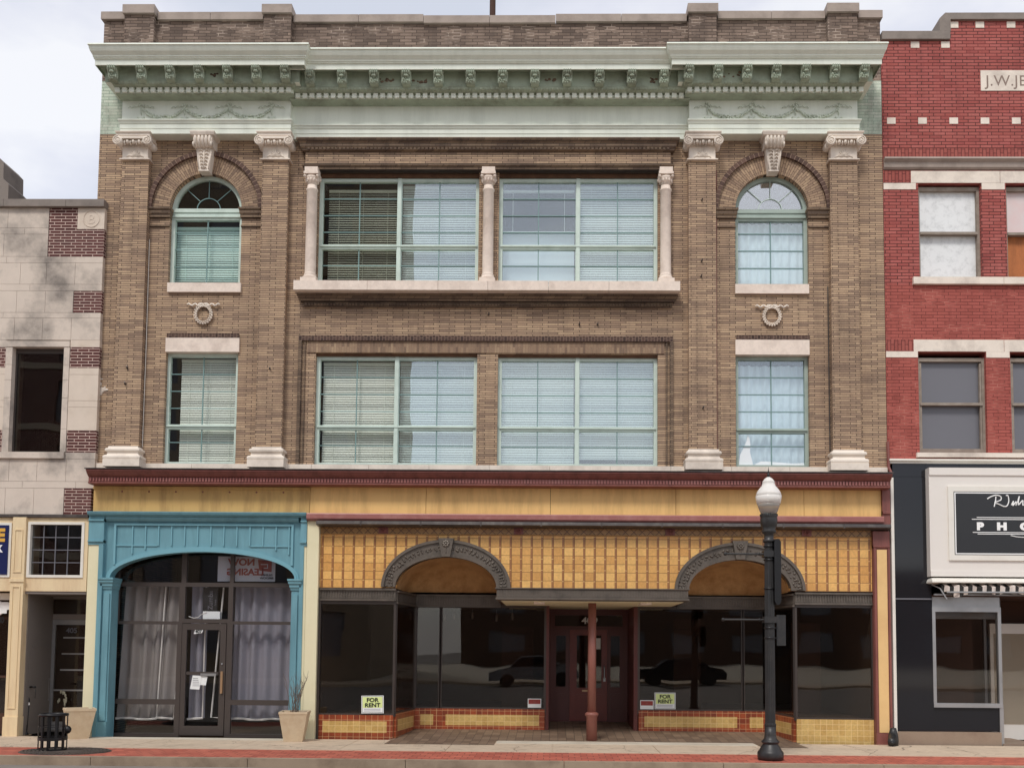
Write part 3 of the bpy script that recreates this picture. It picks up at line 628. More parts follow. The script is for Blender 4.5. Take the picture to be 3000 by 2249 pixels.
g=MB(); xs=[-3.66,-2.25,-.9,.05,1.2,2.35,3.7]
for a,b in zip(xs,xs[1:]): g.box(a+(.003 if a>-3.6 else 0),b-.003,-.33,.16,8.405,8.588)
build(g,'long_sill',m_lime_pink,BB)
g=MB(); g.mould([(.13,8.404),(.12,8.36),(.07,8.31),(.06,8.27),(0,8.265)],-3.52,3.56,-.03,0,1,1)
for i in range(116): x=-3.5+i*.0612; g.box(x,x+.04,-.075,-.01,8.195,8.25)
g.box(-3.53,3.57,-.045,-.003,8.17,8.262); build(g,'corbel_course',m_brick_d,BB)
# soldier frame round the lower centre windows
g=MB(); g.box(-3.45,3.43,-.02,0,7.285,7.505); g.m=1; g.box(-3.61,3.60,-.055,0,7.508,7.61); g.m=2
g.box(-3.61,-3.545,-.055,0,5.1,7.507); g.box(3.535,3.60,-.055,0,5.1,7.507); g.box(-3.50,-3.475,-.03,0,5.1,7.507); g.box(3.46,3.49,-.03,0,5.1,7.507)
build(g,'brick_surround',[m_brick_s,m_header,m_brick_d],BB)
each('rusty_lintel',surf('rusty_lintel_steel',c(104,74,54),.9,.25,9,c(66,44,34),.6,6,bumps=.4),BB,[(-3.30,-.165,.05,.1,10.80,10.865),(.225,3.31,.05,.1,10.80,10.865),(-3.28,-.16,.04,.1,7.235,7.28),(.24,3.31,.04,.1,7.225,7.27)])
#WINDOWS
def lights(parent,x0,x1,z0,z1,yf,rail,glassm,blind,mat=m_frame,munt=True,gz=None,opn=0,gap=0.0):
    """one light: sash frame, pane, muntins, blind"""
    g=MB(); fw_=.06
    g.wall(x0,x1,z0,z1,yf,yf+.06,[(x0+fw_,x1-fw_,z0+fw_,rail-.035),(x0+fw_,x1-fw_,rail+.05,z1-fw_)])
    g.box(x0+.01,x1-.01,yf-.03,yf-.001,rail-.02,rail+.035)
    sa=build(g,'sash',mat,parent)
    return sa
def slats(g,x0,x1,z0,z1,y,opn,pitch=.047):
    z=z1-.03
    while z>z0+.01:
        t=R(opn); h=.0205; dy=h*math.cos(t); dz=h*math.sin(t)
        g.add([(x0,y-dy,z-dz),(x1,y-dy,z-dz),(x1,y+dy,z+dz),(x0,y+dy,z+dz)],[(0,1,2,3)]); z-=pitch
def window(x0,x1,z0,z1,mull,rail,yf=.12,frame=m_frame,gl=None,label=None,covers=None,arch=False,munts=True,rows=None):
    """window = outer frame; parts of it: pane, grille, blind"""
    gl=gl or [m_glass]*3; g=MB(); cols=[x0]+mull+[x1]
    g.wall(x0,x1,z0,z1,yf-.02,yf+.07,[(a+(.07 if a==x0 else .045),b-(.07 if b==x1 else .045),p,q) for a,b in zip(cols,cols[1:]) for p,q in ((z0+.06,rail-.045),(rail+.045,z1-(.06 if not arch else .0)))])
    g.box(x0+.03,x1-.03,yf-.05,yf-.021,rail+.0,rail+.03)
    for m in mull: g.box(m-.035,m+.035,yf-.04,yf-.021,z0,rail-.0-.003); g.box(m-.035,m+.035,yf-.04,yf-.021,rail+.033,z1-.0)
    wn=build(g,'window',frame,BB,label)
    rows=rows or [z1-.06-.335*(i+1) for i in range(8)]
    for j,(a,b) in enumerate(zip(cols,cols[1:])):
        a2,b2=a+.045,b-.045
        build(MB().box(a2,b2,yf+.03,yf+.036,z0+.03,z1-.03 if not arch else z1-.002),'pane',gl[j],wn)
        if munts:
            g=MB(); xm=(a+b)/2; g.box(xm-.009,xm+.009,yf+.005,yf+.029,z0+.06,rail-.045); g.box(xm-.009,xm+.009,yf+.005,yf+.029,rail+.045,z1-.0 if arch else z1-.06)
            for zz in rows:
                if abs(zz-rail)>.07 and zz>z0+.12 and zz<z1-.1: g.box(a2,xm-.0095,yf+.008,yf+.028,zz-.008,zz+.008); g.box(xm+.0095,b2,yf+.008,yf+.028,zz-.008,zz+.008)
            build(g,'grille',m_munt,wn)
        cv=(covers or ['blind']*3)[j]
        if cv is None: continue
        g=MB()
        if cv[0]=='b':
            _,opn,ztop,zbot,m,dx=cv
            slats(g,a2+dx,b2-.02,zbot,ztop,yf+.16,opn); g.box(a2+dx,b2-.02,yf+.14,yf+.18,ztop-.03,ztop+.02)
            for s in (.15,.5,.85): xx=a2+dx+(b2-a2-dx)*s; g.box(xx-.003,xx+.003,yf+.128,yf+.131,zbot,ztop)
            g.box(a2+dx,b2-.02,yf+.145,yf+.175,zbot-.02,zbot+.005)
            build(g,'blind',m,wn,fix=False)
        elif cv[0]=='c':
            n=60; vs=[];fs=[]
            for i in range(n+1):
                x=a2+(b2-a2)*i/n; y=yf+.2+.025*math.sin(i*.9)+.015*math.sin(i*.37+1)
                vs+=[(x,y,z0+.1),(x,y,z1-.12)]
                if i: k_=2*i; fs.append((k_-2,k_,k_+1,k_-1))
            g.smooth=True; g.add(vs,fs); g.smooth=False; build(g,'curtain',m_curt_w,wn,fix=False)
    return wn
BL=lambda opn,zt,zb,m=m_blind,dx=0.0:('b',opn,zt,zb,m,dx)
m_glass_fan=glass('fanlight_glass',(.8,.85,.9),.62,wav=.002)
m_glass_l=glass('window_glass_left',(.97,.99,.97),.09,wav=.003,rc=(.9,.95,.95))
window(-3.30,-.165,8.592,10.79,[-1.73],9.42,gl=[m_glass_dk,m_glass_hi],covers=[BL(48,10.62,8.66,dx=.10),BL(68,10.7,8.66)],label='pair of sashes, the left one dark behind open blinds')
window(.225,3.31,8.592,10.79,[1.765],9.42,gl=[m_glass_hi,m_glass_hi],covers=[BL(24,10.62,9.80,m_blind),BL(70,10.7,8.66)],label='pair of sashes with bright sky reflections, the left blind half raised')
g=MB(); g.box(.29,1.70,.40,.42,8.62,9.84); g.box(.29,1.70,.385,.399,9.76,9.80); build(g,'inner_board',m_curt_w,BB)
window(-3.28,-.16,5.10,7.235,[-1.72],5.845,gl=[m_glass_l,m_glass_hi],covers=[BL(72,7.15,5.17,dx=.05),BL(68,7.15,5.17)])
window(.24,3.31,5.10,7.225,[1.77],5.835,gl=[m_glass_hi,m_glass_hi],covers=[BL(70,7.15,5.17),BL(70,7.15,5.30)])
window(-6.205,-4.785,5.10,7.28,[],5.845,gl=[m_glass_l],covers=[BL(74,7.2,5.17,dx=.18)])
window(4.795,6.205,5.10,7.262,[],5.82,gl=[m_glass_hi],covers=[('c',)],frame=m_frame_dk,label='single sash with torn white film at the bottom')
RW=[9.75,9.42,9.09]
window(CA-.705,CA+.705,8.64,SZ-.03,[],9.999,gl=[m_glass_l],covers=[BL(74,9.86,8.8,m_blind_t)],arch=False,rows=[9.705,9.365,9.02])
window(CB-.705,CB+.705,8.64,SZ-.03,[],9.999,gl=[m_glass_hi],covers=[('c',)],frame=m_frame_dk,rows=[9.705,9.365,9.02])
for cx,m,gm in ((CA,m_frame,m_glass_dk),(CB,m_frame_dk,m_glass_fan)):
    g=MB(); g.ringxz(cx,SZ,.63,.704,.10,.18,0,PI,30); g.box(cx-.704,cx+.704,.08,.18,SZ-.03,SZ+.045); fl=build(g,'fanlight',m,BB)
    g=MB(); g.prism([(cx+.635*math.cos(PI*i/24),SZ+.046+.59*math.sin(PI*i/24)) for i in range(25)],.15,.156); build(g,'pane',gm,fl)
    g=MB(); g.ringxz(cx,SZ+.045,.225,.238,.132,.145,0,PI,16)
    for a in (PI/4,PI/2,3*PI/4): g.tube([(cx+.24*math.cos(a),.135,SZ+.045+.24*math.sin(a)),(cx+.63*math.cos(a),.135,SZ+.03+.61*math.sin(a))],.008,5)
    build(g,'grille',m_frame if cx>0 else m_munt,fl)
g=MB(); y=.145
g.prism([(4.875,5.17),(5.15,5.17),(5.12,5.30),(5.09,5.42),(5.10,5.56),(5.085,5.68),(5.05,5.75),(5.02,5.62),(4.97,5.50),(4.90,5.36)],y,y+.004); g.prism([(5.16,5.17),(6.13,5.17),(6.12,5.21),(5.9,5.20),(5.7,5.215),(5.45,5.235),(5.3,5.24)],y,y+.004); build(g,'torn_film',m_curt_w,BB)
#GROUND FLOOR FRONT
mc=MB(); mc.mould([(.34,4.915),(.35,4.905),(.35,4.885),(.33,4.88),(.30,4.84),(.25,4.80),(.22,4.785),(.22,4.695),(.24,4.69),(.24,4.665),(.18,4.655),(.0,4.655)],-7.45,7.60,-.10,.2,0,0)
mcr=build(mc,'shopfront_cornice',m_mar,BB)
g=MB(); n=260
for i in range(n): x=-7.42+i*15.0/n; g.box(x,x+.032,-.345,-.32,4.705,4.775)
build(g,'fluting',m_mar_l,mcr)
build(MB().box(-7.47,7.62,-.47,.0,4.918,4.935),'metal_flashing',m_gut,mcr)
g=MB(); xs=[-7.45,-3.30,-1.09,1.27,3.64,6.05,7.50]
for i,(a,b) in enumerate(zip(xs,xs[1:])): g.m=1 if i==0 else 0; g.box(a+.004,b-.004,-.10,.1,4.14 if i else 4.145,4.654)
g.m=1; g.box(-7.45,-3.31,-.125,-.1,4.59,4.64)
fa=build(g,'fascia',[m_yel,m_yel_d],BB)
g=MB()
for i in range(7): g.ball(-6.9+i*.515,-.103,4.545,.018,.01,.018,6,4)
build(g,'rusty_bolts',m_mar,fa)
build(MB().mould([(.12,4.14),(.13,4.12),(.13,4.04),(.10,4.01),(0,4.005)],-3.33,7.505,-.10,.05,0,0),'red_band',m_mar_l,BB)
g=MB(); g.mould([(.02,4.0),(.15,3.99),(.16,3.93),(.12,3.91),(.02,3.90)],-3.13,7.62,-.12,0,0,0)
for i in range(9): x=-2.3+i*1.13; g.box(x,x+.02,-.288,-.27,3.905,3.995)
build(g,'gutter',m_gut,BB)
TW=[(-1.65,.26,2.742,2.743+.58),(3.885,5.80,2.742,2.743+.58)]
ALc,ARc=(-.695,2.765),(4.845,2.75)
g=MB().wall(-3.10,7.33,2.742,3.755,-.02,.18,[(-1.65,.26,2.742,3.36),(3.89,5.80,2.742,3.35)])
g.archfill(-.695,2.765,.955,3.36,-.02,.18,k=.595/.955); g.archfill(4.845,2.75,.955,3.35,-.02,.18,k=.60/.955)
build(g,'tiled_wall',m_tile,BB)
build(MB().box(-3.10,7.33,-.022,.15,3.777,3.93),'diamond_tile_band',m_diam,BB)
build(MB().mould([(.02,3.776),(.03,3.768),(.0,3.756)],-3.10,7.33,-.02,.1,0,0),'moulding_strip',m_ochre,BB)
for x in (-1.90,.67,3.54,6.11):
    g=MB(); g.box(x-.09,x+.09,-.05,-.0225,3.782,3.925)
    for i in range(8): a=2*PI*i/8; g.ball(x+.04*math.cos(a),-.055,3.853+.04*math.sin(a),.024,.02,.024,6,4)
    g.ball(x,-.06,3.853,.02,.02,.02,6,4); build(g,'rosette_tile',m_mar,BB)
for (cx,cz),kk in ((ALc,1),(ARc,1)):
    g=MB(); g.ringxz(cx,cz,.955,1.0,-.09,.1,0,PI,40,ki=.60,ko=.625); g.ringxz(cx,cz,1.0,1.17,-.065,.1,0,PI,40,ki=.625,ko=.725); g.ringxz(cx,cz,1.17,1.225,-.10,.1,0,PI,40,ki=.725,ko=.735)
    g.smooth=True
    for i in range(40):
        a=PI*(i+.5)/40
        for q in range(4):
            rr=1.085+random.uniform(-.06,.06); hh=.675*rr; g.ball(cx+rr*math.cos(a)+random.uniform(-.02,.02),-.068,cz+hh*math.sin(a)+random.uniform(-.01,.01),random.uniform(.012,.03),.02,random.uniform(.012,.03),5,4)
    g.smooth=False
    g.prism([(cx-.08,cz+.575),(cx+.08,cz+.575),(cx+.145,cz+.925),(cx-.145,cz+.925)],-.15,.1)
    for i in range(8): a=2*PI*i/8; g.ball(cx+.045*math.cos(a),-.155,cz+.82+.045*math.sin(a),.028,.025,.028,6,4)
    g.ball(cx,-.17,cz+.82,.025,.025,.025,6,4); g.tube([(cx,-.155,cz+.76),(cx,-.155,cz+.64)],.012,5)
    build(g,'bronze_arch',m_brz,BB)
    # vaulted niche
    g=MB(); g.smooth=True; n=28; vs=[];fs=[]; ys=[.18,.5,.8,1.05,1.22,1.32,1.36]; ks=[1,1,.97,.88,.70,.42,.0]
    for y,q in zip(ys,ks):
        for i in range(n+1):
            a=PI*i/n; vs.append((cx+.957*math.cos(a)*(.9+.1*q if q>.01 else .9),y,cz+.601*math.sin(a)*q-.02))
    for j in range(len(ys)-1):
        for i in range(n): b=j*(n+1)+i; fs.append((b,b+1,b+n+2,b+n+1))
    g.add(vs,fs); build(g,'niche_vault',m_ochre,BB,fix=False)
# bronze transom bands: fluted
def band(pts,z0,z1,name='bronze_band'):
    g=MB()
    for (ax,ay),(bx,by) in zip(pts,pts[1:]):
        d=Vector((bx-ax,by-ay)); L_=d.length; d/=L_; nn=Vector((d.y,-d.x))
        def q(t,o): return (ax+d.x*t+nn.x*o,ay+d.y*t+nn.y*o)
        def bar(t0,t1,o0,o1,za,zb): g.prz([q(t0,o0),q(t1,o0),q(t1,o1),q(t0,o1)],za,zb)
        bar(0,L_,-.08,.0,z0,z1); bar(0,L_,.001,.045,z1-.035,z1); bar(0,L_,.001,.03,z0,z0+.035)
        k_=int(L_/.05)
        for i in range(k_): bar((i+.25)*L_/k_,(i+.7)*L_/k_,.001,.014,z0+.045,z1-.045)
    return build(g,name,m_brz,BB)
band([(-3.10,-.02),(-1.64,-.02)],2.50,2.735); band([(5.88,-.02),(7.33,-.02)],2.49,2.72)
band([(-1.63,.0),(-1.46,1.33),(.27,1.33)],2.45,2.70); band([(3.85,1.33),(5.70,1.33),(5.87,.0)],2.45,2.70)
# canopy
g=MB(); g.mould([(.03,2.735),(.03,2.715),(.0,2.70),(.0,2.56),(.02,2.55),(.02,2.52),(-.03,2.50)],.30,3.80,-.60,-.0,1,1)
for i in range(70): x=.32+i*.05; g.box(x,x+.022,-.612,-.601,2.565,2.695)
cn=build(g,'canopy',m_brz,BB)
g=MB(); g.box(.38,3.72,-.55,2.95,2.49,2.499); g.m=1
for x in (1.08,3.05): g.box(x-.1,x+.1,-.45,.1,2.455,2.489); g.m=0; g.ball(x,-.5,2.50,.03,.03,.03,8,5); g.m=1
build(g,'canopy_soffit',[m_cream,m_lime],cn)
g=MB(); g.box(-1.66,.30,1.36,3.1,2.46,2.55); g.box(3.8,5.9,1.36,3.1,2.46,2.55); g.box(.30,3.8,-.0,3.1,2.505,2.60); build(g,'entry_ceiling',m_inter_b,BB)
# glazing of the display windows: panes, mullions, bulkheads
FL=[(-3.08,-.02),(-1.66,-.02)]; 
def dpane(a,b,z0,z1,mat=m_shop):
    d=Vector((b[0]-a[0],b[1]-a[1])); L_=d.length; d/=L_; n_=Vector((d.y,-d.x))*.004
    g=MB().prz([(a[0]+n_.x,a[1]+n_.y),(b[0]+n_.x,b[1]+n_.y),(b[0]-n_.x,b[1]-n_.y),(a[0]-n_.x,a[1]-n_.y)],z0,z1)
    return g
dw=[]
for nm,segs in (('left',[((-3.10,.02),(-1.66,.02)),((-1.64,.05),(-1.46,1.36)),((-1.44,1.38),(-.95,1.38)),((-.93,1.38),(1.18,1.38))]),('right',[((3.07,1.38),(5.16,1.38)),((5.18,1.38),(5.68,1.38)),((5.70,1.36),(5.88,.05)),((5.90,.02),(7.33,.02))])):
    fr=MB(); ends=[]
    for a,b in segs: ends+= [a,b]
    for x,y in ends: fr.box(x-.022,x+.022,y-.022,y+.022,.33,2.5)
    for a,b in segs:
        d=Vector((b[0]-a[0],b[1]-a[1])); L_=d.length; d/=L_; n_=Vector((d.y,-d.x))*.03
        zb=.355 if a[1]<.03 and b[1]<.03 else (.38 if (a[1]<1 or b[1]<1) else .405)
        for z0,z1 in ((zb,zb+.03),(2.44,2.50)): fr.prz([(a[0]+n_.x,a[1]+n_.y),(b[0]+n_.x,b[1]+n_.y),(b[0]-n_.x,b[1]-n_.y),(a[0]-n_.x,a[1]-n_.y)],z0,z1)
    w_=build(fr,'display_window',m_brz_d,BB,'%s display window of the recessed yellow shopfront'%nm)
    for a,b in segs: build(dpane(a,b,.37,2.46),'pane',m_shop,w_)
    # bulkhead of glazed tiles
    bk=MB()
    for a,b in segs:
        d=Vector((b[0]-a[0],b[1]-a[1])); L_=d.length; d/=L_; n_=Vector((d.y,-d.x))
        front=a[1]<.03 and b[1]<.03; z0,zt=(GZ-.05,.355) if front else (-.10,.38 if (a[1]<1 or b[1]<1) else .405)
        rows=[(z0,zt-.33,1),(zt-.33,zt-.115,0),(zt-.115,zt,1)]
        def q(t,o): return (a[0]+d.x*t+n_.x*o,a[1]+d.y*t+n_.y*o)
        if nm=='right' and front: rows=[(z0,zt-.06,0),(zt-.06,zt,0)]
        for za,zb_,m in rows:
            bk.m=m
            if m==1: bk.prz([q(0,.03),q(L_,.03),q(L_,-.1),q(0,-.1)],za,zb_)
            else:
                e=.115; bk.prz([q(e,.03),q(L_-e,.03),q(L_-e,-.1),q(e,-.1)],za,zb_); bk.m=1 if not(nm=='right' and front) else 0; bk.prz([q(0,.03),q(e,.03),q(e,-.1),q(0,-.1)],za,zb_); bk.prz([q(L_-e,.03),q(L_,.03),q(L_,-.1),q(L_-e,-.1)],za,zb_)
    build(bk,'tile_bulkhead',[m_bt_y,m_bt_r],BB)
each('tile_pier',m_bt_r,BB,[(-1.0,-.88,1.342,1.46,-.1,.407),(5.11,5.23,1.342,1.46,-.1,.407)])
# interior of the shop behind the panes
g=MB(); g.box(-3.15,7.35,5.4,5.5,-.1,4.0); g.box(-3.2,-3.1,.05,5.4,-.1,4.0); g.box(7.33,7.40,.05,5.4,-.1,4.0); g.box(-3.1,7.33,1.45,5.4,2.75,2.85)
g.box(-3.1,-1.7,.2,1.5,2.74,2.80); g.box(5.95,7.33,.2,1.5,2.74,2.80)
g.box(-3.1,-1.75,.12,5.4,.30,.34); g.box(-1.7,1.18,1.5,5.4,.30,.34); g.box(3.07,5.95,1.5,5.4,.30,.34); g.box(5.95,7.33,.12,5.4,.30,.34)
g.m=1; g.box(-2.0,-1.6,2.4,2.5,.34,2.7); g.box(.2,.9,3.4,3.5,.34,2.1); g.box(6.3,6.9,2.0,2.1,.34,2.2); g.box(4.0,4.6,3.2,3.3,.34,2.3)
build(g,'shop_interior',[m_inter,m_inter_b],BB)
# door recess
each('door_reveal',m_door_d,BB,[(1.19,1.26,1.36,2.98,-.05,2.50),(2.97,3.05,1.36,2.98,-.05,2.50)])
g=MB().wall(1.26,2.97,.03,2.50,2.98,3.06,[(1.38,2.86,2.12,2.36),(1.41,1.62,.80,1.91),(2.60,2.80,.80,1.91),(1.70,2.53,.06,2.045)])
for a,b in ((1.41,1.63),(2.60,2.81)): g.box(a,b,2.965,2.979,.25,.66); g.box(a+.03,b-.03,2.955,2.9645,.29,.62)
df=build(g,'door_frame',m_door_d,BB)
build(MB().box(1.38,2.86,3.01,3.016,2.12,2.36),'transom_pane',m_shop,df); build(MB().box(1.41,1.62,3.01,3.016,.8,1.91),'side_pane',m_shop,df); build(MB().box(2.60,2.80,3.01,3.016,.8,1.91),'side_pane',m_shop,df)
g=MB(); textmb(g,'409',2.14,3.0,2.175,.15,'CENTER',.004,wide=1.15); build(g,'house_number',m_letter,df)
g=MB().wall(1.705,2.525,.065,2.04,2.97,3.02,[(1.86,2.40,.78,1.92)]); g.box(1.86,2.40,2.955,2.969,.28,.64); g.box(1.9,2.36,2.945,2.9545,.32,.60)
do=build(g,'entrance_door',m_door,BB); build(MB().box(1.86,2.40,2.99,2.996,.78,1.92),'pane',m_shop,do)
g=MB(); g.tube([(2.46,2.96,.98),(2.46,2.90,1.0),(2.46,2.90,1.24),(2.46,2.96,1.26)],.012,6); g.box(2.44,2.49,2.94,2.969,.92,1.0); build(g,'handle',m_alu,do)
g=MB(); g.box(1.98,2.22,2.935,2.9449,.70,.735); build(g,'letter_slot',m_brass,do)
g=MB(); g.box(2.28,2.38,2.984,2.988,1.62,1.86); build(g,'door_notice',m_paper,do)
# iron column
g=MB(); g.smooth=True; X,Y=2.075,.02
g.lathe(X,Y,[(.102,GZ-.05),(.102,.36),(.125,.39),(.128,.42),(.105,.44),(.085,.45)],24); g.lathe(X,Y,[(.080,.45),(.076,2.49)],40,fl=.007)
build(g,'iron_column',m_redcol,BB)
# right pilaster of the shopfront
g=MB(); g.box(7.335,7.645,-.10,.1,GZ-.03,3.88); g.box(7.50,7.645,-.16,.1,3.93,4.655); g.mould([(0,3.56),(.03,3.575),(.03,3.60),(0,3.605)],7.335,7.645,-.10,0,0,0)
g.mould([(0,4.18),(.03,4.20),(.03,4.24),(0,4.25)],7.50,7.645,-.16,0,0,0); g.box(7.335,7.645,-.14,-.1005,GZ-.03,.12)
for x in (7.345,7.60): g.box(x,x+.04,-.125,-.1005,.12,3.56)
pr=build(g,'shop_pilaster',m_mar,BB); build(MB().box(7.40,7.585,-.112,-.1005,.13,3.53),'pilaster_panel',m_yel_l,pr)
build(MB().box(-3.33,-3.105,-.13,.1,GZ-.03,4.0),'shop_pilaster',m_cream,BB)
build(MB().box(-3.10,-3.06,-.04,.1,GZ-.03,2.5),'shop_jamb',m_brz_d,BB)
#TEAL SHOPFRONT
tl=-7.49
g=MB(); g.mould([(.0,4.06),(.02,4.075),(.08,4.09),(.10,4.13),(.10,4.145),(.0,4.15)][::-1],tl,-3.335,-.15,.1,0,0)
g.mould([(.05,4.055),(.05,4.02),(.02,3.99),(.0,3.975)],-7.18,-3.50,-.10,0,0,0)
tc_=build(g,'teal_cornice',m_teal,BB)
g=MB(); HX0,HX1=-7.08,-3.56
g.wall(-7.20,-3.45,2.90,3.975,-.06,.12,[(HX0,HX1,2.90,3.42)]); g.archfill((HX0+HX1)/2,2.90,(HX1-HX0)/2,3.42,-.06,.12,k=.50/1.76,n=40)
ts=build(g,'arched_panel',m_teal,BB)
g=MB(); AX=(HX0+HX1)/2; g.ringxz(AX,2.90,1.76,1.80,-.10,-.061,0,PI,44,ki=.50/1.76,ko=.54/1.80); g.ringxz(AX,2.90,1.80,1.84,-.085,-.061,0,PI,44,ki=.54/1.8,ko=.60/1.84)
g.box(-7.03,-3.60,-.10,-.061,3.90,3.93); g.box(-7.03,-6.99,-.10,-.061,3.15,3.90); g.box(-3.64,-3.60,-.10,-.061,3.15,3.90)
for i in range(13):
    x=-6.68+i*.2495; z0=3.52 if 2<=i<=10 else (3.44 if i in(1,11) else 3.36); g.box(x-.012,x+.012,-.085,-.061,z0,3.90)
g.box(-6.99,-6.2,-.08,-.061,3.505,3.525); g.box(-4.42,-3.64,-.08,-.061,3.505,3.525)
build(g,'panel_moulding',m_teal_l,ts)
for x0,x1,q0,q1 in ((tl,-7.20,tl,-7.285),(-3.45,-3.335,-3.38,-3.335)):
    g=MB(); g.box(x0,x1,-.15,.1,3.52,4.055); g.mould([(.0,3.56),(.03,3.575),(.03,3.60),(0,3.605)],x0,x1,-.15,0,0,0); g.mould([(.0,3.96),(.03,3.975),(.03,4.0),(0,4.01)],x0,x1,-.15,0,0,0)
    a,b=(q1,x1) if x0<-5 else (x0,q0); g.box(a,b,-.15,.1,GZ-.03,3.519); build(g,'teal_pilaster',m_teal,BB)
    build(MB().box(q0,q1,-.13,.1,GZ-.03,3.518),'cream_panel',m_cream,BB)
for x0,x1 in ((-7.20,-7.03),(-3.61,-3.455)):
    g=MB(); g.box(x0,x1,-.10,.2,GZ-.03,2.68); g.box(x0+.03,x1-.03,-.125,-.101,GZ+.3,2.60); g.box(x0-.0,x1+.0,-.135,-.1005,GZ-.03,GZ+.28)
    g.mould([(.02,2.681),(.03,2.72),(.05,2.74),(.05,2.78),(.08,2.81),(.08,2.84),(.10,2.86),(.10,2.895)],x0,x1,-.10,.2,.6,.6); build(g,'teal_colonette',m_teal,BB)
# aluminium window wall with door
g=MB(); yw=.25
H=[(-7.05,-5.84,2.84,3.44),(-5.745,-4.90,2.84,3.44),(-4.83,-3.60,2.84,3.44),(-7.05,-5.87,2.09,2.76),(-5.76,-4.92,2.14,2.76),(-4.83,-3.63,2.10,2.76),(-7.08,-5.89,.60,2.03),(-4.82,-3.63,.60,2.04),(-7.08,-5.90,-.05,.50),(-4.82,-3.63,-.05,.50),(-5.80,-4.93,-.2,2.06)]
g.wall(-7.21,-3.56,GZ-.02,3.5,yw,yw+.08,H); al=build(g,'window_wall',m_tin,BB)
for h in H[:-1]: build(MB().box(h[0]-.01,h[1]+.01,yw+.03,yw+.036,h[2]-.01,h[3]+.01),'pane',m_shop_t,al)
g=MB().wall(-5.79,-4.94,GZ+.01,2.05,yw-.01,yw+.04,[(-5.70,-5.05,.10,1.93)]); g.box(-5.68,-5.06,yw-.03,yw-.011,1.07,1.13)
sd_=build(g,'shop_door',m_tin,BB); build(MB().box(-5.71,-5.04,yw+.01,yw+.016,.09,1.94),'pane',m_shop_t,sd_)
build(MB().box(-5.015,-4.975,yw-.045,yw-.011,.72,1.14),'handle',m_brass,sd_)
g=MB(); g.ball(-5.0,yw-.02,1.28,.018,.015,.018,8,5); g.box(-5.40,-5.10,yw-.045,yw-.031,1.05,1.10); build(g,'lock',m_alu,sd_)
g=MB(); g.prism([(-5.57,1.85),(-5.41,1.87),(-5.385,1.95),(-5.54,1.93)],yw-.004,yw+.005); g.m=1; textmb(g,'407',-5.475,yw-.008,1.872,.062,'CENTER',.002,rot=.06); build(g,'number_plate',[m_paper,m_ink],sd_)
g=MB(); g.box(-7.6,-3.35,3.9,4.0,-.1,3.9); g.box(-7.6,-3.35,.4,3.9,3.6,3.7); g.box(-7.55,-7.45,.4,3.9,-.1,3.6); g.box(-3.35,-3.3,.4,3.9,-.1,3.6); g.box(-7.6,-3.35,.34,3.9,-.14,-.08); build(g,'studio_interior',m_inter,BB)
#CURTAINS AND SHOP CONTENTS
def curtain(name,x0,x1,z0,z1,y,mat,label,amp=.05,hem=True,slant=0.0,wl=.26):
    g=MB(); n=int((x1-x0)*36); vs=[];fs=[]; g.smooth=True
    for i in range(n+1):
        t=i/n; x=x0+(x1-x0)*t; yy=y+amp*math.sin(2*PI*x/wl+.6*math.sin(x*3))+amp*.3*math.sin(x*31)
        for k in range(5):
            q=k/4; vs.append((x+slant*(1-q)*(1 if t<.5 else 1)*.0+slant*(1-q),yy,z0+(z1-z0)*q+ (.012*math.sin(x*9) if k==0 else 0)))
            if i and k: b=5*i+k; fs.append((b-6,b-1,b,b-5))
    g.add(vs,fs); g.smooth=False
    r=empty(name,((x0+x1)/2,y,z0),label,'curtain','curtains behind the teal shop window')
    build(g,'cloth',mat,r,fix=False)
    t=MB()
    if hem: t.tube([(x0+(x1-x0)*i/24+slant,y-.06+amp*math.sin(2*PI*(x0+(x1-x0)*i/24)/wl)*.5,z0+.012*math.sin((x0+(x1-x0)*i/24)*9)) for i in range(25)],.022,5)
    t.tube([(x1,y-.06,z1),(x1+slant,y-.06,z0)],.013,5)
    build(t,'edge_tape',m_tape,r); return r
curtain('curtain',-7.02,-6.22,.21,2.80,.52,m_curt2,'brownish grey curtain at the far left of the teal shopfront window',slant=-.10)
curtain('curtain',-6.20,-5.84,.22,2.80,.50,m_curt2,'narrow warm grey curtain between the far left curtain and the glass door',slant=-.14)
curtain('curtain',-5.72,-5.42,.22,2.80,.50,m_curt,'narrow blue grey curtain behind the left half of the glass door',slant=0)
curtain('curtain',-4.88,-3.72,.22,2.80,.52,m_curt,'wide blue grey curtain right of the glass door',slant=-.02)
build_t=MB().tube([(-5.08,.44,2.76),(-5.25,.44,.25),(-5.0,.44,.24)],.016,5)
tag(build(build_t,'cord',m_tape),'white taped cord slanting down behind the right half of the glass door numbered 407','cord')
r=empty('leasing_banner',(-4.6,.36,2.86),'white banner reading NOW LEASING backwards, behind the arched transom of the teal shopfront','banner')
build(MB().box(-5.18,-4.06,.36,.365,2.875,3.36),'cloth',m_banner,r)
g=MB(); textmb(g,'NOW',-4.46,.355,3.19,.13,'LEFT',.006,mirror=True,wide=1.1); textmb(g,'LEASING',-4.28,.355,3.0,.13,'LEFT',.006,mirror=True,wide=1.05); build(g,'lettering',m_redink,r)
g=MB(); g.box(-4.36+.18,-4.36+.22,.352,.359,3.05,3.05); 
g=MB(); g.prism([(-4.40,3.30),(-4.13,3.27),(-4.13,3.06),(-4.37,3.09)],.351,.358); g.m=1; g.box(-4.34,-4.20,.346,.3505,3.20,3.215); g.box(-4.215,-4.20,.346,.3505,3.13,3.20); g.box(-4.28,-4.215,.346,.3505,3.13,3.143)
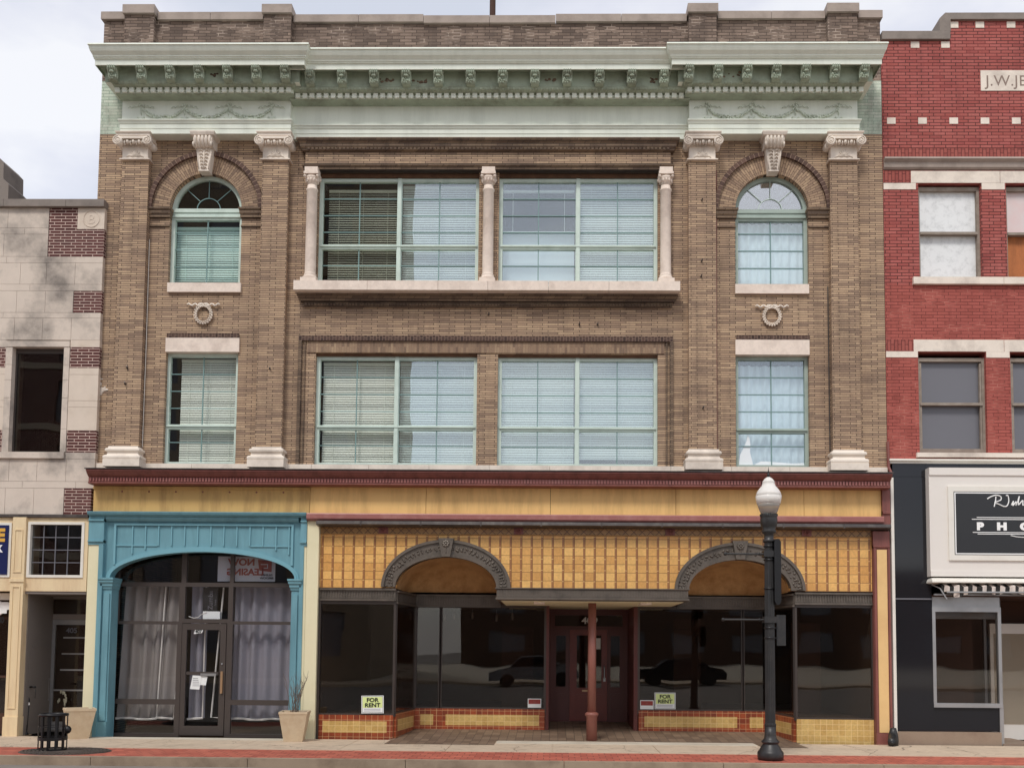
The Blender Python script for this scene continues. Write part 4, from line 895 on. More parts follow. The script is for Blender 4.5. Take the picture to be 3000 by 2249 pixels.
g.m=2; textmb(g,'GLENN',-4.11,.355,2.985,.04,'LEFT',.001,mirror=True,wide=1.2); textmb(g,'BIRDOW',-4.09,.355,2.925,.04,'LEFT',.001,mirror=True,wide=1.2); build(g,'logo',[m_redink,m_banner,m_ink],r)
r=empty('neon_sign',(-5.31,.36,2.19),'dark framed upright sign reading zumba backwards above the door numbered 407','sign')
build(MB().box(-5.45,-5.17,.36,.39,2.30,2.75),'board',m_sign_k,r)
g=MB(); textmb(g,'Zumba',-5.26,.353,2.32,.095,'LEFT',.0,mirror=False,rot=PI/2,wide=1.0); textmb(g,'fitness',-5.19,.353,2.4,.035,'LEFT',.0,rot=PI/2); build(g,'lettering',m_greyboard,r)
g=MB().box(-5.44,-5.11,.35,.41,2.142,2.29); o=build(g,'white_box',m_paper); tag(o,'blank white box standing on the door transom of the teal shopfront','box')
g=MB(); g.tube([(-5.72,.36,2.19),(-5.62,.36,2.155),(-5.54,.36,2.17),(-5.47,.35,2.23),(-5.36,.345,2.27)],.008,5); tag(build(g,'cable',m_tape),'loose white cable lying beside the white box above the door','cable')
r=empty('door_note',(-5.52,.2,.8),'tilted white paper notice taped on the glass door numbered 407','paper','notices taped on the glass door')
g=MB().prism([(-5.60,.80),(-5.42,.79),(-5.38,1.05),(-5.555,1.06)],.225,.229); build(g,'sheet',m_paper,r); g=MB(); textmb(g,'~',-5.50,.222,.97,.03,'CENTER'); 
g=MB()
for i in range(5): g.box(-5.55,-5.45+.01*i,.2215,.2245,1.0-.035*i,1.007-.035*i)
build(g,'print',m_greyboard,r)
o=build(MB().prism([(-5.405,.88),(-5.30,.87),(-5.27,1.04),(-5.385,1.05)],.23,.234),'door_note',m_paper); tag(o,'smaller white paper half hidden behind the tilted notice on the glass door','paper','notices taped on the glass door')
#SIGNS IN THE YELLOW SHOPFRONT
def rent(x0,z0,y,label,tilt):
    r=empty('rent_sign',(x0,y,z0),label,'sign','FOR RENT cards in the shop windows'); w_,h_=.42,.33
    rot=lambda px,pz:(x0+px*math.cos(tilt)-pz*math.sin(tilt),z0+px*math.sin(tilt)+pz*math.cos(tilt))
    def q(a,b,c_,d,y0,y1,g): g.prism([rot(a,c_),rot(b,c_),rot(b,d),rot(a,d)],y0,y1)
    g=MB(); q(0,w_,0,h_,y,y+.006,g); q(.012,w_-.012,.012,h_-.012,y-.001,y-.0002,g); g.m=1; q(.025,w_-.025,.105,h_-.025,y-.003,y-.0015,g); g.m=2
    for a,b,cc,d in ((.012,w_-.012,.012,.017),(.012,w_-.012,h_-.017,h_-.012),(.012,.017,.017,h_-.017),(w_-.017,w_-.012,.017,h_-.017)): q(a,b,cc,d,y-.003,y-.0015,g)
    g.m=3
    for i in range(2): q(.05,w_-.06,.04+.03*i,.055+.03*i,y-.003,y-.0015,g)
    build(g,'card',[m_paper,m_alabel_y,m_ink,m_banner],r)
    g=MB(); p=rot(w_/2,.215); textmb(g,'FOR',p[0],y-.006,p[1],.075,'CENTER',.0025,rot=tilt,wide=1.15); p=rot(w_/2,.12); textmb(g,'RENT',p[0],y-.006,p[1],.075,'CENTER',.0025,rot=tilt,wide=1.15); build(g,'lettering',m_ink,r)
rent(-2.25,.385,-.035,'FOR RENT card leaning in the window beside the teal shopfront',-.03+.05)
rent(3.39,.435,1.34,'FOR RENT card in the window right of the dark red entrance door',0.0)
def small(x0,z0,label):
    r=empty('notice_card',(x0,1.34,z0),label,'sign','small red and white cards in the shop windows')
    g=MB(); g.box(x0,x0+.27,1.335,1.34,z0,z0+.18); g.m=1; g.box(x0+.015,x0+.255,1.332,1.3345,z0+.075,z0+.165); g.m=2; g.box(x0+.11,x0+.16,1.3295,1.3315,z0+.1,z0+.14)
    build(g,'card',[m_paper,m_alabel_r,m_redink],r)
small(.84,.44,'small red and white card at the right end of the window left of the entrance')
small(3.10,.43,'small red and white card touching the FOR RENT card right of the entrance')
for i,(x,z) in enumerate(((-1.0,2.36),(-.80,2.38),(-.40,2.40),(.12,2.36),(.46,2.39))):
    g=MB(); g.smooth=True; g.lathe(x,2.6,[(.02,z-.16),(.028,z-.10),(.022,z-.02),(.008,z)],10); g.tube([(x,2.6,z),(x,2.6,2.74)],.003,4)
    tag(build(g,'pendant_lamp',m_alu),'%s slim pale pendant hanging inside the dark window left of the entrance'%('first','second','third','fourth','fifth')[i],'pendant','pendants hanging in the dark shop')
#LEFT NEIGHBOUR
LB=empty('limestone_building',(-8.5,-.1,GZ),'two storey stained limestone building with dark brick patches and a cream shopfront, at the left','building')
YF=-.10
rows=[(9.705,10.10,[-9.34,-8.535],1),(9.58,9.70,[-9.0,-8.535],1),(9.135,9.575,[-9.40,-8.535],1),(9.01,9.13,[-9.33,-7.445],1),(8.585,9.005,[-9.5,-9.05,-8.54,-7.98,-7.445],1),(8.455,8.58,[-8.85,-7.445],1),(8.025,8.45,[-9.1,-8.54,-7.995],1),(7.92,8.02,[-9.35,-7.445],1),(7.485,7.915,[-9.12,-8.57,-8.01,-7.445],1)]
g=MB()
def blocks(z0,z1,xs,m=0):
    xs=[-13.0,-12.2,-11.4,-10.6,-9.9]+[x for x in xs if x>-9.89]
    for a,b in zip(xs,xs[1:]): g.m=m; g.box(a+.003,b-.003,YF,.3,z0,z1)
for z0,z1,xs,_ in rows: blocks(z0,z1,xs)
# round the window
g.m=0; g.box(-13,-9.26,YF,.3,7.34,7.48); g.box(-9.255,-8.02,YF-.02,.3,7.345,7.46); g.m=1; g.box(-8.012,-7.445,YF,.3,7.345,7.48)
for z0,z1 in ((6.81,6.937),(6.30,6.805),(6.175,6.295),(5.72,6.17)): g.m=1; g.box(-8.012,-7.445,YF,.3,z0,z1); g.box(-9.8,-9.262,YF,.3,z0,z1); g.m=0; g.box(-13,-9.803,YF,.3,z0,z1)
for z0,z1 in ((7.0,7.34),(6.7,6.995),(6.35,6.695),(5.75,6.345),(5.30,5.745)): g.m=0; g.box(-8.128,-8.018,YF-.01,.3,z0,z1); g.box(-9.256,-9.13,YF-.01,.3,z0,z1)
g.m=0; g.box(-13,-8.03,YF-.05,.3,5.17,5.292); g.box(-8.027,-7.445,YF,.3,5.17,5.292)
blocks(4.735,5.165,[-9.1,-8.56,-8.0,-7.445]); blocks(4.605,4.73,[-8.83,-7.8,-7.445]); blocks(4.095,4.60,[-9.15,-8.6,-8.02])
st=build(g,'stone_facing',[m_block,m_block_w],LB)
bp=[]
for a,b,z0,z1 in ((-8.53,-7.975,9.679,10.10),(-8.53,-7.445,9.135,9.676),(-7.99,-7.445,8.03,8.452),(-8.01,-7.445,6.942,7.342),(-8.01,-7.445,5.297,5.715),(-8.015,-7.50,4.095,4.602),(-13,-9.262,6.942,7.337),(-13,-9.262,5.297,5.715)):
    bp.append((a,b,YF+.006,.3,z0,z1))
each('brick_patch',m_dark_brick,LB,bp)
g=MB(); g.box(-7.97,-7.445,YF-.004,.3,9.68,10.10); g.smooth=True
g.tube([(-7.70+.155*math.cos(2*PI*i/28),YF-.004,9.885+.165*math.sin(2*PI*i/28)) for i in range(28)],.012,6,True); g.smooth=False
textmb(g,'B',-7.70,YF-.006,9.79,.19,'CENTER',0.0,ext=.004); build(g,'monogram_stone',m_block_w,LB)
g=MB(); xs=[-13,-11,-9.4,-8.18,-7.43]
for a,b in zip(xs,xs[1:]): g.box(a+.003,b-.003,YF-.08,.5,10.102,10.245)
build(g,'coping',m_cope_d,LB)
g=MB(); g.box(-13,-7.67,.3,9,GZ,10.0); 
g=MB(); g.box(-13,-12.8,.3,9,GZ,10.0); g.box(-7.90,-7.68,.31,9,4.1,10.0); g.box(-13,-7.68,8.8,9,GZ,10.0); g.box(-13,-7.68,.5,8.8,9.8,10.0); g.box(-13,-7.68,1.5,1.6,GZ,9.7); g.box(-7.62,-7.52,.2,1.5,GZ,4.0)
build(g,'side_wall',m_inter,LB)
g=MB().wall(-9.128,-8.13,5.295,7.342,.02,.08,[(-9.10,-8.16,5.33,7.25)]); wn=build(g,'window',m_tin,LB); build(MB().box(-9.10,-8.16,.04,.046,5.33,7.25),'pane',glass('dark_window_glass',(.25,.22,.18),.10,wav=.003),wn)
g=MB(); g.box(-9.15,-8.11,.7,.72,5.2,7.4); build(g,'roller_shade',m_inter,wn)
# chimney stub on the roof behind
g=MB(); g.prism([(-11.6,10.1),(-10.57,10.1),(-10.58,11.60),(-10.70,11.72),(-10.71,12.08),(-10.82,12.2),(-11.6,12.2)],2,2.8); r=build(g,'stepped_parapet',m_cope_d,LB)
# shopfront
g=MB(); Yc=-.12
g.wall(-13,-7.51,2.63,4.03,Yc,.1,[(-8.64,-7.60,2.91,3.93),(-10.8,-8.97,2.91,3.91)]); g.box(-8.93,-8.68,Yc-.06,.35,GZ-.02,4.03)
g.box(-8.99,-8.935,Yc-.0,.35,2.0,2.628) if False else None
g.box(-8.945,-8.665,Yc-.09,.3,GZ-.02,.27)
for z0,z1 in ((2.98,3.80),(.42,2.72)):
    for a,b,p,q in ((-8.89,-8.87,z0,z1),(-8.75,-8.73,z0,z1),(-8.87,-8.75,z0,z0+.02),(-8.87,-8.75,z1-.02,z1)): g.box(a,b,Yc-.075,Yc-.0605,p,q)
g.box(-8.945,-8.665,Yc-.08,Yc-.061,2.80,2.86)
sf=build(g,'cream_shopfront',m_lcream,LB)
g=MB(); g.wall(-8.66,-7.58,2.89,3.95,Yc-.02,.0,[(-8.61,-7.63,2.94,3.90)]); g.wall(-10.8,-8.975,2.89,3.93,Yc-.02,-.0,[(-10.7,-9.02,2.94,3.88)]); build(g,'white_trim',m_white,sf)
tw=MB(); tw.box(-8.61,-7.63,-.06,-.052,2.94,3.90); build(tw,'transom_window',glass('transom_glass',(.42,.42,.42),.06,wav=.01),sf)
g=MB()
for x in (-8.385,-8.155,-7.915): g.box(x-.008,x+.008,-.075,-.061,2.94,3.90)
for z in (3.18,3.42,3.66): g.box(-8.61,-7.63,-.0755,-.0612,z-.008,z+.008)
build(g,'glazing_bars',m_greyboard,sf)
g=MB(); g.box(-8.7,-7.55,.35,.4,2.6,4.0); build(g,'transom_backing',m_inter,sf)
build(MB().box(-13,-7.51,-.17,.1,4.035,4.09),'dark_flashing',m_gut,LB)
# recessed door
g=MB(); g.box(-8.72,-8.66,.0,.92,GZ,2.62); g.box(-8.655,-8.651,.1,.85,.1,1.55); g.box(-8.68,-7.52,-.10,.95,2.58,2.629); g.box(-8.655,-8.64,.2,.85,1.55,1.6); build(g,'entry_reveal',surf('grey_panelled_reveal',c(130,122,116),.6,.06,3,bumps=.05),LB)
g=MB().wall(-8.85,-7.55,GZ,2.58,.92,1.0,[(-8.68,-7.62,2.23,2.53),(-8.72,-7.62,GZ+.02,2.12)]); fr=build(g,'door_frame',surf('pale_grey_door_frame',c(140,132,126),.5,.05,3,bumps=0),LB)
build(MB().box(-8.68,-7.62,.95,.956,2.23,2.53),'transom_pane',m_shop,fr)
g=MB().wall(-8.715,-7.625,GZ+.03,2.115,.93,.98,[(-8.60,-7.74,.10,2.02)]); d=build(g,'glass_door',m_alu,LB); build(MB().box(-8.60,-7.74,.95,.956,.1,2.02),'pane',m_shop,d)
g=MB(); textmb(g,'405',-8.38,.92,1.86,.10,'LEFT',.003,ext=.003,wide=1.1); build(g,'house_number',m_greyboard,d)
g=MB()
for z,x in ((1.76,-8.42),(1.44,-8.44),(1.12,-8.46),(.72,-8.60)): g.box(x,-7.72,.90,.925,z-.012,z+.018)
build(g,'push_bar',m_alu,d)
g=MB().tube([(-8.66,.88,.52),(-8.66,.86,.56),(-8.66,.86,.92),(-8.66,.88,.95)],.013,6); build(g,'handle',m_alu,d)
g=MB(); g.smooth=True
for i in range(14): x=-8.48+random.uniform(0,.18); z=.70-random.uniform(0,.28)*(1 if x<-8.43 or x>-8.36 else .25); g.ball(x,.885,z,.022,.012,.04,5,4)
o=build(g,'rag',surf('pale_rag',c(176,172,150),.9,.2,20,bumps=.1)); tag(o,'pale rag tied round the push bar of the door numbered 405','rag')
# left bay under the blue sign
g=MB(); g.box(-10.8,-9.05,.35,.4,2.35,2.6); g.box(-10.8,-8.97,.30,.36,GZ,.30); g.box(-9.04,-8.99,.30,.36,.3,2.2); g.box(-10.8,-9.0,.30,.36,.98,1.02); g.box(-10.8,-8.95,.30,.36,2.1,2.16); lw=build(g,'left_shop_window',m_inter_b,LB)
build(MB().box(-10.8,-8.95,.33,.334,.3,2.1),'pane',m_shop,lw)
r=empty('blue_sign',(-9.3,-.15,2.94),'navy blue shop sign with gold and white letters at the far left','sign')
build(MB().box(-10.7,-9.02,-.155,-.125,2.94,3.88),'panel',m_navy,r)
g=MB(); textmb(g,'E',-9.09,-.16,3.58,.235,'RIGHT',.018); build(g,'gold_letter',m_gold,r)
g=MB(); textmb(g,'K',-9.13,-.16,3.37,.13,'RIGHT',.010,wide=.8); textmb(g,'D',-9.17,-.16,3.0,.10,'RIGHT',.006,wide=.8); build(g,'white_letter',m_letter,r)
r=empty('round_letter_sign',(-9.2,.2,2.2),'white backed letters OP and number 40 hanging under the cream lintel at the far left','sign')
g=MB(); g.box(-10,-9.0,.1,.13,2.47,2.60); g.ball(-9.04,.06,2.53,.035,.03,.06,8,6); build(g,'rail',m_white,r)
g=MB(); 
for cx in (-9.34,): g.prism([(cx+.15*math.cos(2*PI*i/24),2.31+.15*math.sin(2*PI*i/24)) for i in range(24)],.10,.14)
textmb(g,'P',-9.21,.10,2.24,.17,'LEFT',.03,wide=1.15); build(g,'white_letter',m_letter,r)
g=MB(); g.smooth=True; g.ball(-9.34,.095,2.31,.06,.01,.07,12,6); textmb(g,'40',-9.30,.10,2.03,.12,'LEFT',.004,wide=.75); build(g,'dark_number',m_sign_k,r)
#RIGHT NEIGHBOUR
RB=empty('red_brick_building',(9,0,GZ),'red painted brick building with stone trim and a black glass shopfront, at the right','building')
W2=[(8.335,9.535,8.80,10.66),(10.015,11.2,8.80,10.66),(8.275,9.56,5.39,7.345),(10.02,11.25,5.39,7.345)]
g=MB(); g.wall(7.665,14,5.27,8.65,0,.3,[(h[0],h[1],h[2],min(h[3],8.65)) for h in W2 if h[2]<8]); g.m=1; g.wall(7.665,14,8.65,11.145,0,.3,[h for h in W2 if h[2]>8]); g.m=2; g.box(7.665,14,.0,.3,11.146,11.36); g.m=1; g.box(7.665,14,0,.3,11.362,13.53); g.box(9.0,14,0,.3,13.532,13.93)
g.m=2; g.box(7.665,8.19,-.006,-.001,10.67,10.905); g.box(7.665,8.18,-.006,-.001,7.365,7.58)
build(g,'wall',[m_red_low,m_red,m_red_v],RB)
g=MB(); g.box(13.7,14,.3,10,GZ,13.5); g.box(7.67,14,9.8,10,GZ,13.5); g.box(7.67,14,.3,9.8,13.2,13.4); g.box(7.67,14,1.2,1.3,5.3,13.0); g.box(7.67,7.9,.31,9.8,GZ,13.3); build(g,'shell_wall',m_inter,RB)
g=MB(); g.prism([(7.67,13.531),(8.99,13.531),(8.99,13.69),(7.67,13.69)],-.06,.4); g.prism([(8.79,13.692),(9.0,13.692),(9.0,13.93),(10.6,13.931),(10.6,14.06),(8.90,14.06),(8.79,13.95)],-.06,.4); g.prism([(10.604,13.931),(14,13.931),(14,14.06),(10.604,14.06)],-.06,.4); build(g,'coping',m_cope_d,RB)
for x,z in [(8.24,13.38),(8.83,13.38),(9.005,13.785),(9.505,13.785),(10.11,13.785)]+[(7.755+.6025*i,11.845) for i in range(6)]: each('stone_square',m_lime,RB,[(x,x+.165,-.01,-.0005,z,z+.125)])
g=MB(); g.box(9.58,11.6,-.012,-.0005,12.51,12.92); na=build(g,'name_stone',m_lime,RB); g=MB(); textmb(g,'J.W.JE',9.67,-.013,12.61,.22,'LEFT',.0,ext=.002,space=1.06); build(g,'carved_letters',surf('carved_shadow_stone',c(140,122,112),.9,.1,5,bumps=.1),na)
g=MB(); g.mould([(.10,11.14),(.12,11.10),(.06,11.05),(.05,10.96),(.02,10.93),(0,10.925)],7.67,14,-.0,.1,0,0); build(g,'string_course',m_cope,RB)
for a,b,z0,z1 in ((8.195,9.905,10.665,10.90),(9.91,11.5,10.665,10.90),(7.665,8.29,10.535,10.66),(9.55,9.995,10.535,10.66),(8.19,9.905,7.35,7.578),(9.91,11.5,7.35,7.578),(7.665,8.27,7.232,7.348),(9.565,10.01,7.232,7.348)): each('stone_lintel',m_lime,RB,[(a+.002,b-.002,-.012,.02,z0,z1)])
for a,b,z0,z1 in ((8.19,9.905,8.65,8.785),(9.91,11.5,8.65,8.785),(8.20,11.6,5.30,5.385)): each('stone_sill',m_lime,RB,[(a+.002,b-.002,-.07,.1,z0,z1)])
def rwin(x0,x1,z0,z1,mr,top,bot,fm,label,sash):
    g=MB().wall(x0,x1,z0,z1,.08,.2,[(x0+.05,x1-.05,z0+.04,mr-.02),(x0+.05,x1-.05,mr+.02,z1-.07)]); g.box(x0+.05,x1-.05,.06,.079,mr-.025,mr+.025)
    if sash:
        for a,b in ((x0+.055,x0+.09),(x1-.09,x1-.055)): g.box(a,b,.09,.15,z0+.03,z1-.1)
        g.box(x0+.05,x1-.05,.085,.15,z0+.03,z0+.10)
    w_=build(g,'window',fm,RB,label)
    build(MB().box(x0+.05,x1-.05,.16,.17,mr,z1-.05),'upper_pane',top,w_); build(MB().box(x0+.05,x1-.05,.175,.185,z0+.03,mr),'lower_pane',bot,w_)
rwin(8.335,9.535,8.80,10.62,9.70,m_wboard,m_wboard,m_woodfr,'double hung window whitened by frosted boards',False)
rwin(10.015,11.2,8.80,10.62,9.69,m_wboard_p,m_ply,m_woodfr,'window with orange plywood behind its lower sash',False)
rwin(8.275,9.56,5.39,7.25,6.35,m_greyboard,m_greyboard,m_woodfr,'double hung window with plain grey panes',True)
rwin(10.02,11.25,5.39,7.25,6.35,m_greyboard,m_greyboard,m_woodfr,None,True)
g=MB(); g.box(7.69,14,-.05,.1,5.18,5.268); g.box(7.67,14,-.09,-.051,5.225,5.25); build(g,'metal_flashing',m_white,RB)
g=MB(); xs=[7.74,8.36,9.0,9.6,10.25,12]
for a,b in zip(xs,xs[1:]): g.box(a+.002,b-.002,-.03,.1,4.93,5.178)
g.box(12.01,14,-.03,.1,GZ,5.178); g.box(7.74,8.44,-.03,.1,2.63,4.926); g.box(7.74,8.44,-.03,.1,GZ+.25,2.60); build(g,'black_glass_facing',m_black_glass,RB)
g=MB(); g.box(7.68,7.735,-.10,.1,GZ+.1,4.9); build(g,'white_trim',m_white,RB)
g=MB(); g.box(7.735,8.44,-.05,.1,2.602,2.628); build(g,'metal_strip',m_greyboard,RB)
r=empty('white_sign_board',(9.2,-.2,3.0),'large white framed fascia board around the black photo studio sign','sign')
g=MB(); g.box(8.36,12,-.20,.1,3.03,5.07); g.box(8.36,12,-.225,-.2005,4.93,5.07); g.box(8.36,12,-.215,-.2005,3.03,3.13); g.m=0; build(g,'board',m_sign_w,r)
g=MB().wall(8.70,12,3.33,4.72,-.235,-.2005,[(8.80,11.9,3.43,4.62)]); build(g,'frame',m_white,r); build(MB().mould([(0,3.0),(.02,2.99),(.10,2.95),(.12,2.93),(.12,2.91),(0,2.90)][::-1],8.38,12,-.20,0,.3,0),'bottom_trim',m_white,r)
r=empty('studio_sign',(9.5,-.23,3.44),'black studio sign reading PHO with a white handwritten signature above','sign')
g=MB(); g.box(8.80,11.9,-.232,-.2005,3.43,4.62); g.m=1
for a,b,p,q in ((8.815,11.9,4.585,4.605),(8.815,8.835,3.465,4.585),(8.815,11.9,3.445,3.465)): g.box(a,b,-.2345,-.2325,p,q)
build(g,'panel',[m_sign_k,m_letter],r)
g=MB(); ys=-.236
for x0,x1,z in ((9.22,11.5,4.135),(9.13,11.6,4.10),(9.14,11.6,3.855),(9.23,11.5,3.825)): g.box(x0,x1,ys-.002,ys+.002,z-.007,z+.006)
textmb(g,'P',9.22,ys,3.905,.135,'LEFT',.013,wide=1.25); textmb(g,'H',9.59,ys,3.905,.135,'LEFT',.013,wide=1.35); textmb(g,'O',10.02,ys,3.905,.135,'LEFT',.013,wide=1.3)
g.tube([(9.84,ys,3.80),(9.95,ys,3.775),(10.1,ys,3.765),(10.3,ys,3.77)],.008,5)
build(g,'block_letters',m_letter,r)
def script(pts): return [(9.46+(p[0])*.62,ys,4.36+p[1]*.40) for p in pts]
g=MB()
def bez(pts,n=60):
    out=[]; m=len(pts)
    for i in range(m-1):
        p0=pts[max(i-1,0)];p1=pts[i];p2=pts[i+1];p3=pts[min(i+2,m-1)]
        for k in range(8):
            t=k/8; out.append(tuple(.5*((2*p1[j])+(-p0[j]+p2[j])*t+(2*p0[j]-5*p1[j]+4*p2[j]-p3[j])*t*t+(-p0[j]+3*p1[j]-3*p2[j]+p3[j])*t**3) for j in (0,1)))
    out.append(pts[-1]); return out
for st in ([(-.06,.30),(.04,.40),(.2,.48),(.34,.42),(.34,.26),(.16,.14),(.28,.06),(.42,-.04)],[(.2,.42),(.18,.2),(.14,-.06)],[(.50,.46),(.56,.46),(.58,.2),(.52,-.02),(.42,-.04)],[(.66,.02),(.72,.2),(.70,.0),(.80,.18),(.79,.0)],[(.84,.12),(.90,.44),(.86,.04),(1.0,.24),(1.0,.02),(1.14,.22),(1.18,.46),(1.12,.5)],[(1.50,.40),(1.42,.5),(1.30,.42),(1.34,.28),(1.44,.22),(1.36,.1),(1.40,-.1),(1.30,-.3),(1.22,-.22),(1.34,-.02),(1.5,.1),(1.54,.02),(1.60,.12),(1.64,0),(1.9,.02)]):
    g.tube(script(bez(st)),.011,5)
build(g,'signature',m_letter,r)
# awning, rolled up
r=empty('awning',(9.5,-.3,2.6),'tattered black and white striped awning rolled up under the white fascia board','awning')
g=MB(); n=120; vs=[];fs=[]; g.smooth=False
for i in range(n+1):
    x=8.52+i*3.4/n; d=.02*math.sin(i*.9)+.015*math.sin(i*.37)
    zt=2.90; zb=2.72+.03*math.sin(i*.31)+(-.10 if 8.62<x<8.95 else 0)*(1-abs(x-8.78)/.17)
    vs+=[(x,-.12+d*.3,zt),(x,-.30+d,zt-.06+.02*math.sin(i*.7)),(x,-.28+d*1.4,zb)]
    if i:
        b=3*i; fs+=[(b-3,b,b+1,b-2),(b-2,b+1,b+2,b-1)]
g.add(vs,fs); build(g,'striped_cloth',m_stripe,r,fix=False)
g=MB(); g.tube([(8.60,-.33,2.73),(12,-.33,2.74)],.018,6); g.tube([(8.42,-.1,2.88),(8.50,-.28,2.80),(8.60,-.33,2.60)],.014,5); g.tube([(9.75,-.33,2.73),(9.95,-.2,2.70),(9.8,-.1,2.83)],.014,5); g.box(8.44,12,-.16,-.1,2.68,2.71); build(g,'arm',m_alu,r)
# display window
g=MB(); g.box(8.455,9.71,.0,.12,2.47,2.66); g.wall(8.44,9.72,.60,2.47,-.03,.08,[(8.50,9.66,.68,2.38)]); g.box(9.66,9.73,-.028,.1,GZ,.60); g.box(8.44,9.72,-.045,-.0305,.60,.665)
sw=build(g,'shop_window',m_alu,RB); build(MB().box(8.50,9.66,.02,.026,.68,2.38),'pane',m_shop,sw); build(MB().box(8.51,9.65,.03,.06,2.25,2.38),'inner_header',m_greyboard,sw)
g=MB(); g.box(8.44,9.66,.0,.1,GZ+.25,.60); build(g,'black_bulkhead',m_black_glass,RB)
g=MB(); g.box(7.70,9.66,-.08,.1,GZ-.02,GZ+.24); build(g,'stone_base',m_step,RB)
g=MB(); g.box(9.73,12,1.5,1.6,GZ,2.7); g.box(8.44,12,-.0,1.6,2.662,2.70); g.box(7.8,9.7,1.2,1.3,GZ,2.66); g.m=1; g.box(9.80,9.86,.3,.36,GZ,2.66); g.box(9.93,9.98,1.2,1.26,GZ,2.66); build(g,'dark_entry',[m_inter_b,m_greyboard],RB)
g=MB(); g.box(9.70,10.4,-.05,1.5,-.10,GZ+.03); build(g,'entry_step',m_step,RB)
g=MB(); g.box(10.05,11.2,1.2,1.26,GZ,2.2); dd=build(g,'entry_door',m_sign_w,RB); build(MB().box(10.12,11.1,1.19,1.1995,GZ+.3,2.0),'pane',m_shop,dd)
g=MB(); g.tube([(7.665,-.02,5.6),(7.665,-.05,5.1),(7.69,-.12,4.98)],.03,6); build(g,'broken_pipe',m_mar,RB)
# downspout boot at the foot of the maroon pilaster
g=MB(); g.smooth=True; g.lathe(7.60,-.26,[(.09,GZ),(.095,GZ+.1),(.085,GZ+.2),(.07,GZ+.25),(.055,GZ+.32)],14); g.tube([(7.60,-.26,GZ+.2),(7.52,-.40,GZ+.09),(7.50,-.48,GZ+.07)],[.07,.07,.075],10); g.ball(7.50,-.49,GZ+.07,.03,.03,.03,6,5)
tag(build(g,'drain_boot',m_iron),'dark cast iron drain boot on the sidewalk at the foot of the maroon pilaster','drain')
# mast on the roof
g=MB(); g.lathe(-.22,4,[(.075,13.3),(.07,17.8)],12); g.box(-.4,-.04,3.85,4.15,13.3,13.45); tag(build(g,'roof_mast',m_inter_b),'brown mast rising from the roof behind the middle of the parapet','mast')
#STREET LAMP
LX,LY=4.80,-2.76
lamp=empty('street_lamp',(LX,LY,GZ),'dark cast iron street lamp with a clear acorn globe in front of the right arch','street lamp')
S=lambda z:1.65+(z-1.65)*1.050
g=MB(); g.smooth=True
z=GZ; g.lathe(LX,LY,[(.20,z),(.205,z+.05),(.205,z+.11),(.19,z+.135),(.175,z+.15),(.15,z+.20),(.125,z+.235),(.12,z+.25),(.14,z+.265),(.145,z+.285),(.125,z+.30),(.10,z+.33),(.09,z+.39),(.088,z+.52)],28)
g.smooth=False; g.ringxz; g.smooth=True
build(g,'base',m_iron,lamp)
g=MB(); g.lathe(LX,LY,[(.088,z+.52),(.092,z+.525),(.092,z+.56),(.082,z+.57),(.080,1.2),(.078,2.2),(.072,3.36)],36,fl=.006); build(g,'pole',m_iron,lamp)
g=MB(); g.smooth=True; g.lathe(LX,LY,[(.072,3.36),(.095,3.37),(.095,3.40),(.075,3.42),(.075,3.49),(.11,3.52),(.115,3.55),(.10,3.57),(.125,3.62),(.135,3.68),(.138,3.74),(.13,3.77),(.14,3.785),(.135,3.80),(.12,3.81)],28)
g.smooth=False
for i in range(24): a=2*PI*i/24; g.box(LX+.132*math.cos(a)-.01,LX+.132*math.cos(a)+.01,LY+.132*math.sin(a)-.01,LY+.132*math.sin(a)+.01,3.79,3.82)
build(g,'fitter',m_iron,lamp)
g=MB(); g.smooth=True; g.lathe(LX,LY,[(.11,3.81),(.135,3.85),(.165,3.93),(.185,3.985)],32); build(g,'lower_globe',m_globe2,lamp)
g=MB(); g.smooth=True; g.lathe(LX,LY,[(.186,3.986),(.20,4.05),(.208,4.11),(.20,4.115),(.205,4.12),(.19,4.17),(.165,4.215),(.135,4.25),(.13,4.26),(.115,4.27),(.10,4.31),(.098,4.335),(.10,4.34),(.09,4.36),(.06,4.40),(.02,4.425)],32); build(g,'globe',m_globe,lamp)
g=MB(); g.smooth=True; g.lathe(LX,LY,[(.02,4.42),(.014,4.43),(.024,4.45),(.026,4.465),(.012,4.48),(.016,4.50),(.007,4.53),(.002,4.59)],12); build(g,'finial',m_blk,lamp)
for zz,l in ((3.175,.70),(2.12,.74)):
    g=MB(); g.tube([(LX-.06,LY,zz),(LX-l,LY,zz)],.017,8); g.ball(LX-l,LY,zz,.03,.03,.03,8,6); g.ball(LX-.16,LY,zz,.024,.024,.024,8,5); g.box(LX-.10,LX+.10,LY-.095,LY+.095,zz-.05,zz+.05); build(g,'banner_arm',m_iron,lamp)
g=MB()
for zz in (3.30,3.08,2.62,1.99,1.83): g.smooth=True; g.lathe(LX,LY,[(.084,zz-.012),(.09,zz-.01),(.09,zz+.01),(.084,zz+.012)],20); g.smooth=False
for zz in (3.28,3.10,2.62): g.box(LX+.06,LX+.14,LY-.09,LY-.07,zz-.01,zz+.01); g.ball(LX+.07,LY-.1,zz,.012,.012,.012,6,4)
g.box(LX+.05,LX+.12,LY-.06,LY-.04,1.98,2.0); g.box(LX+.05,LX+.12,LY-.06,LY-.04,1.82,1.84); build(g,'clamp',m_blk,lamp)
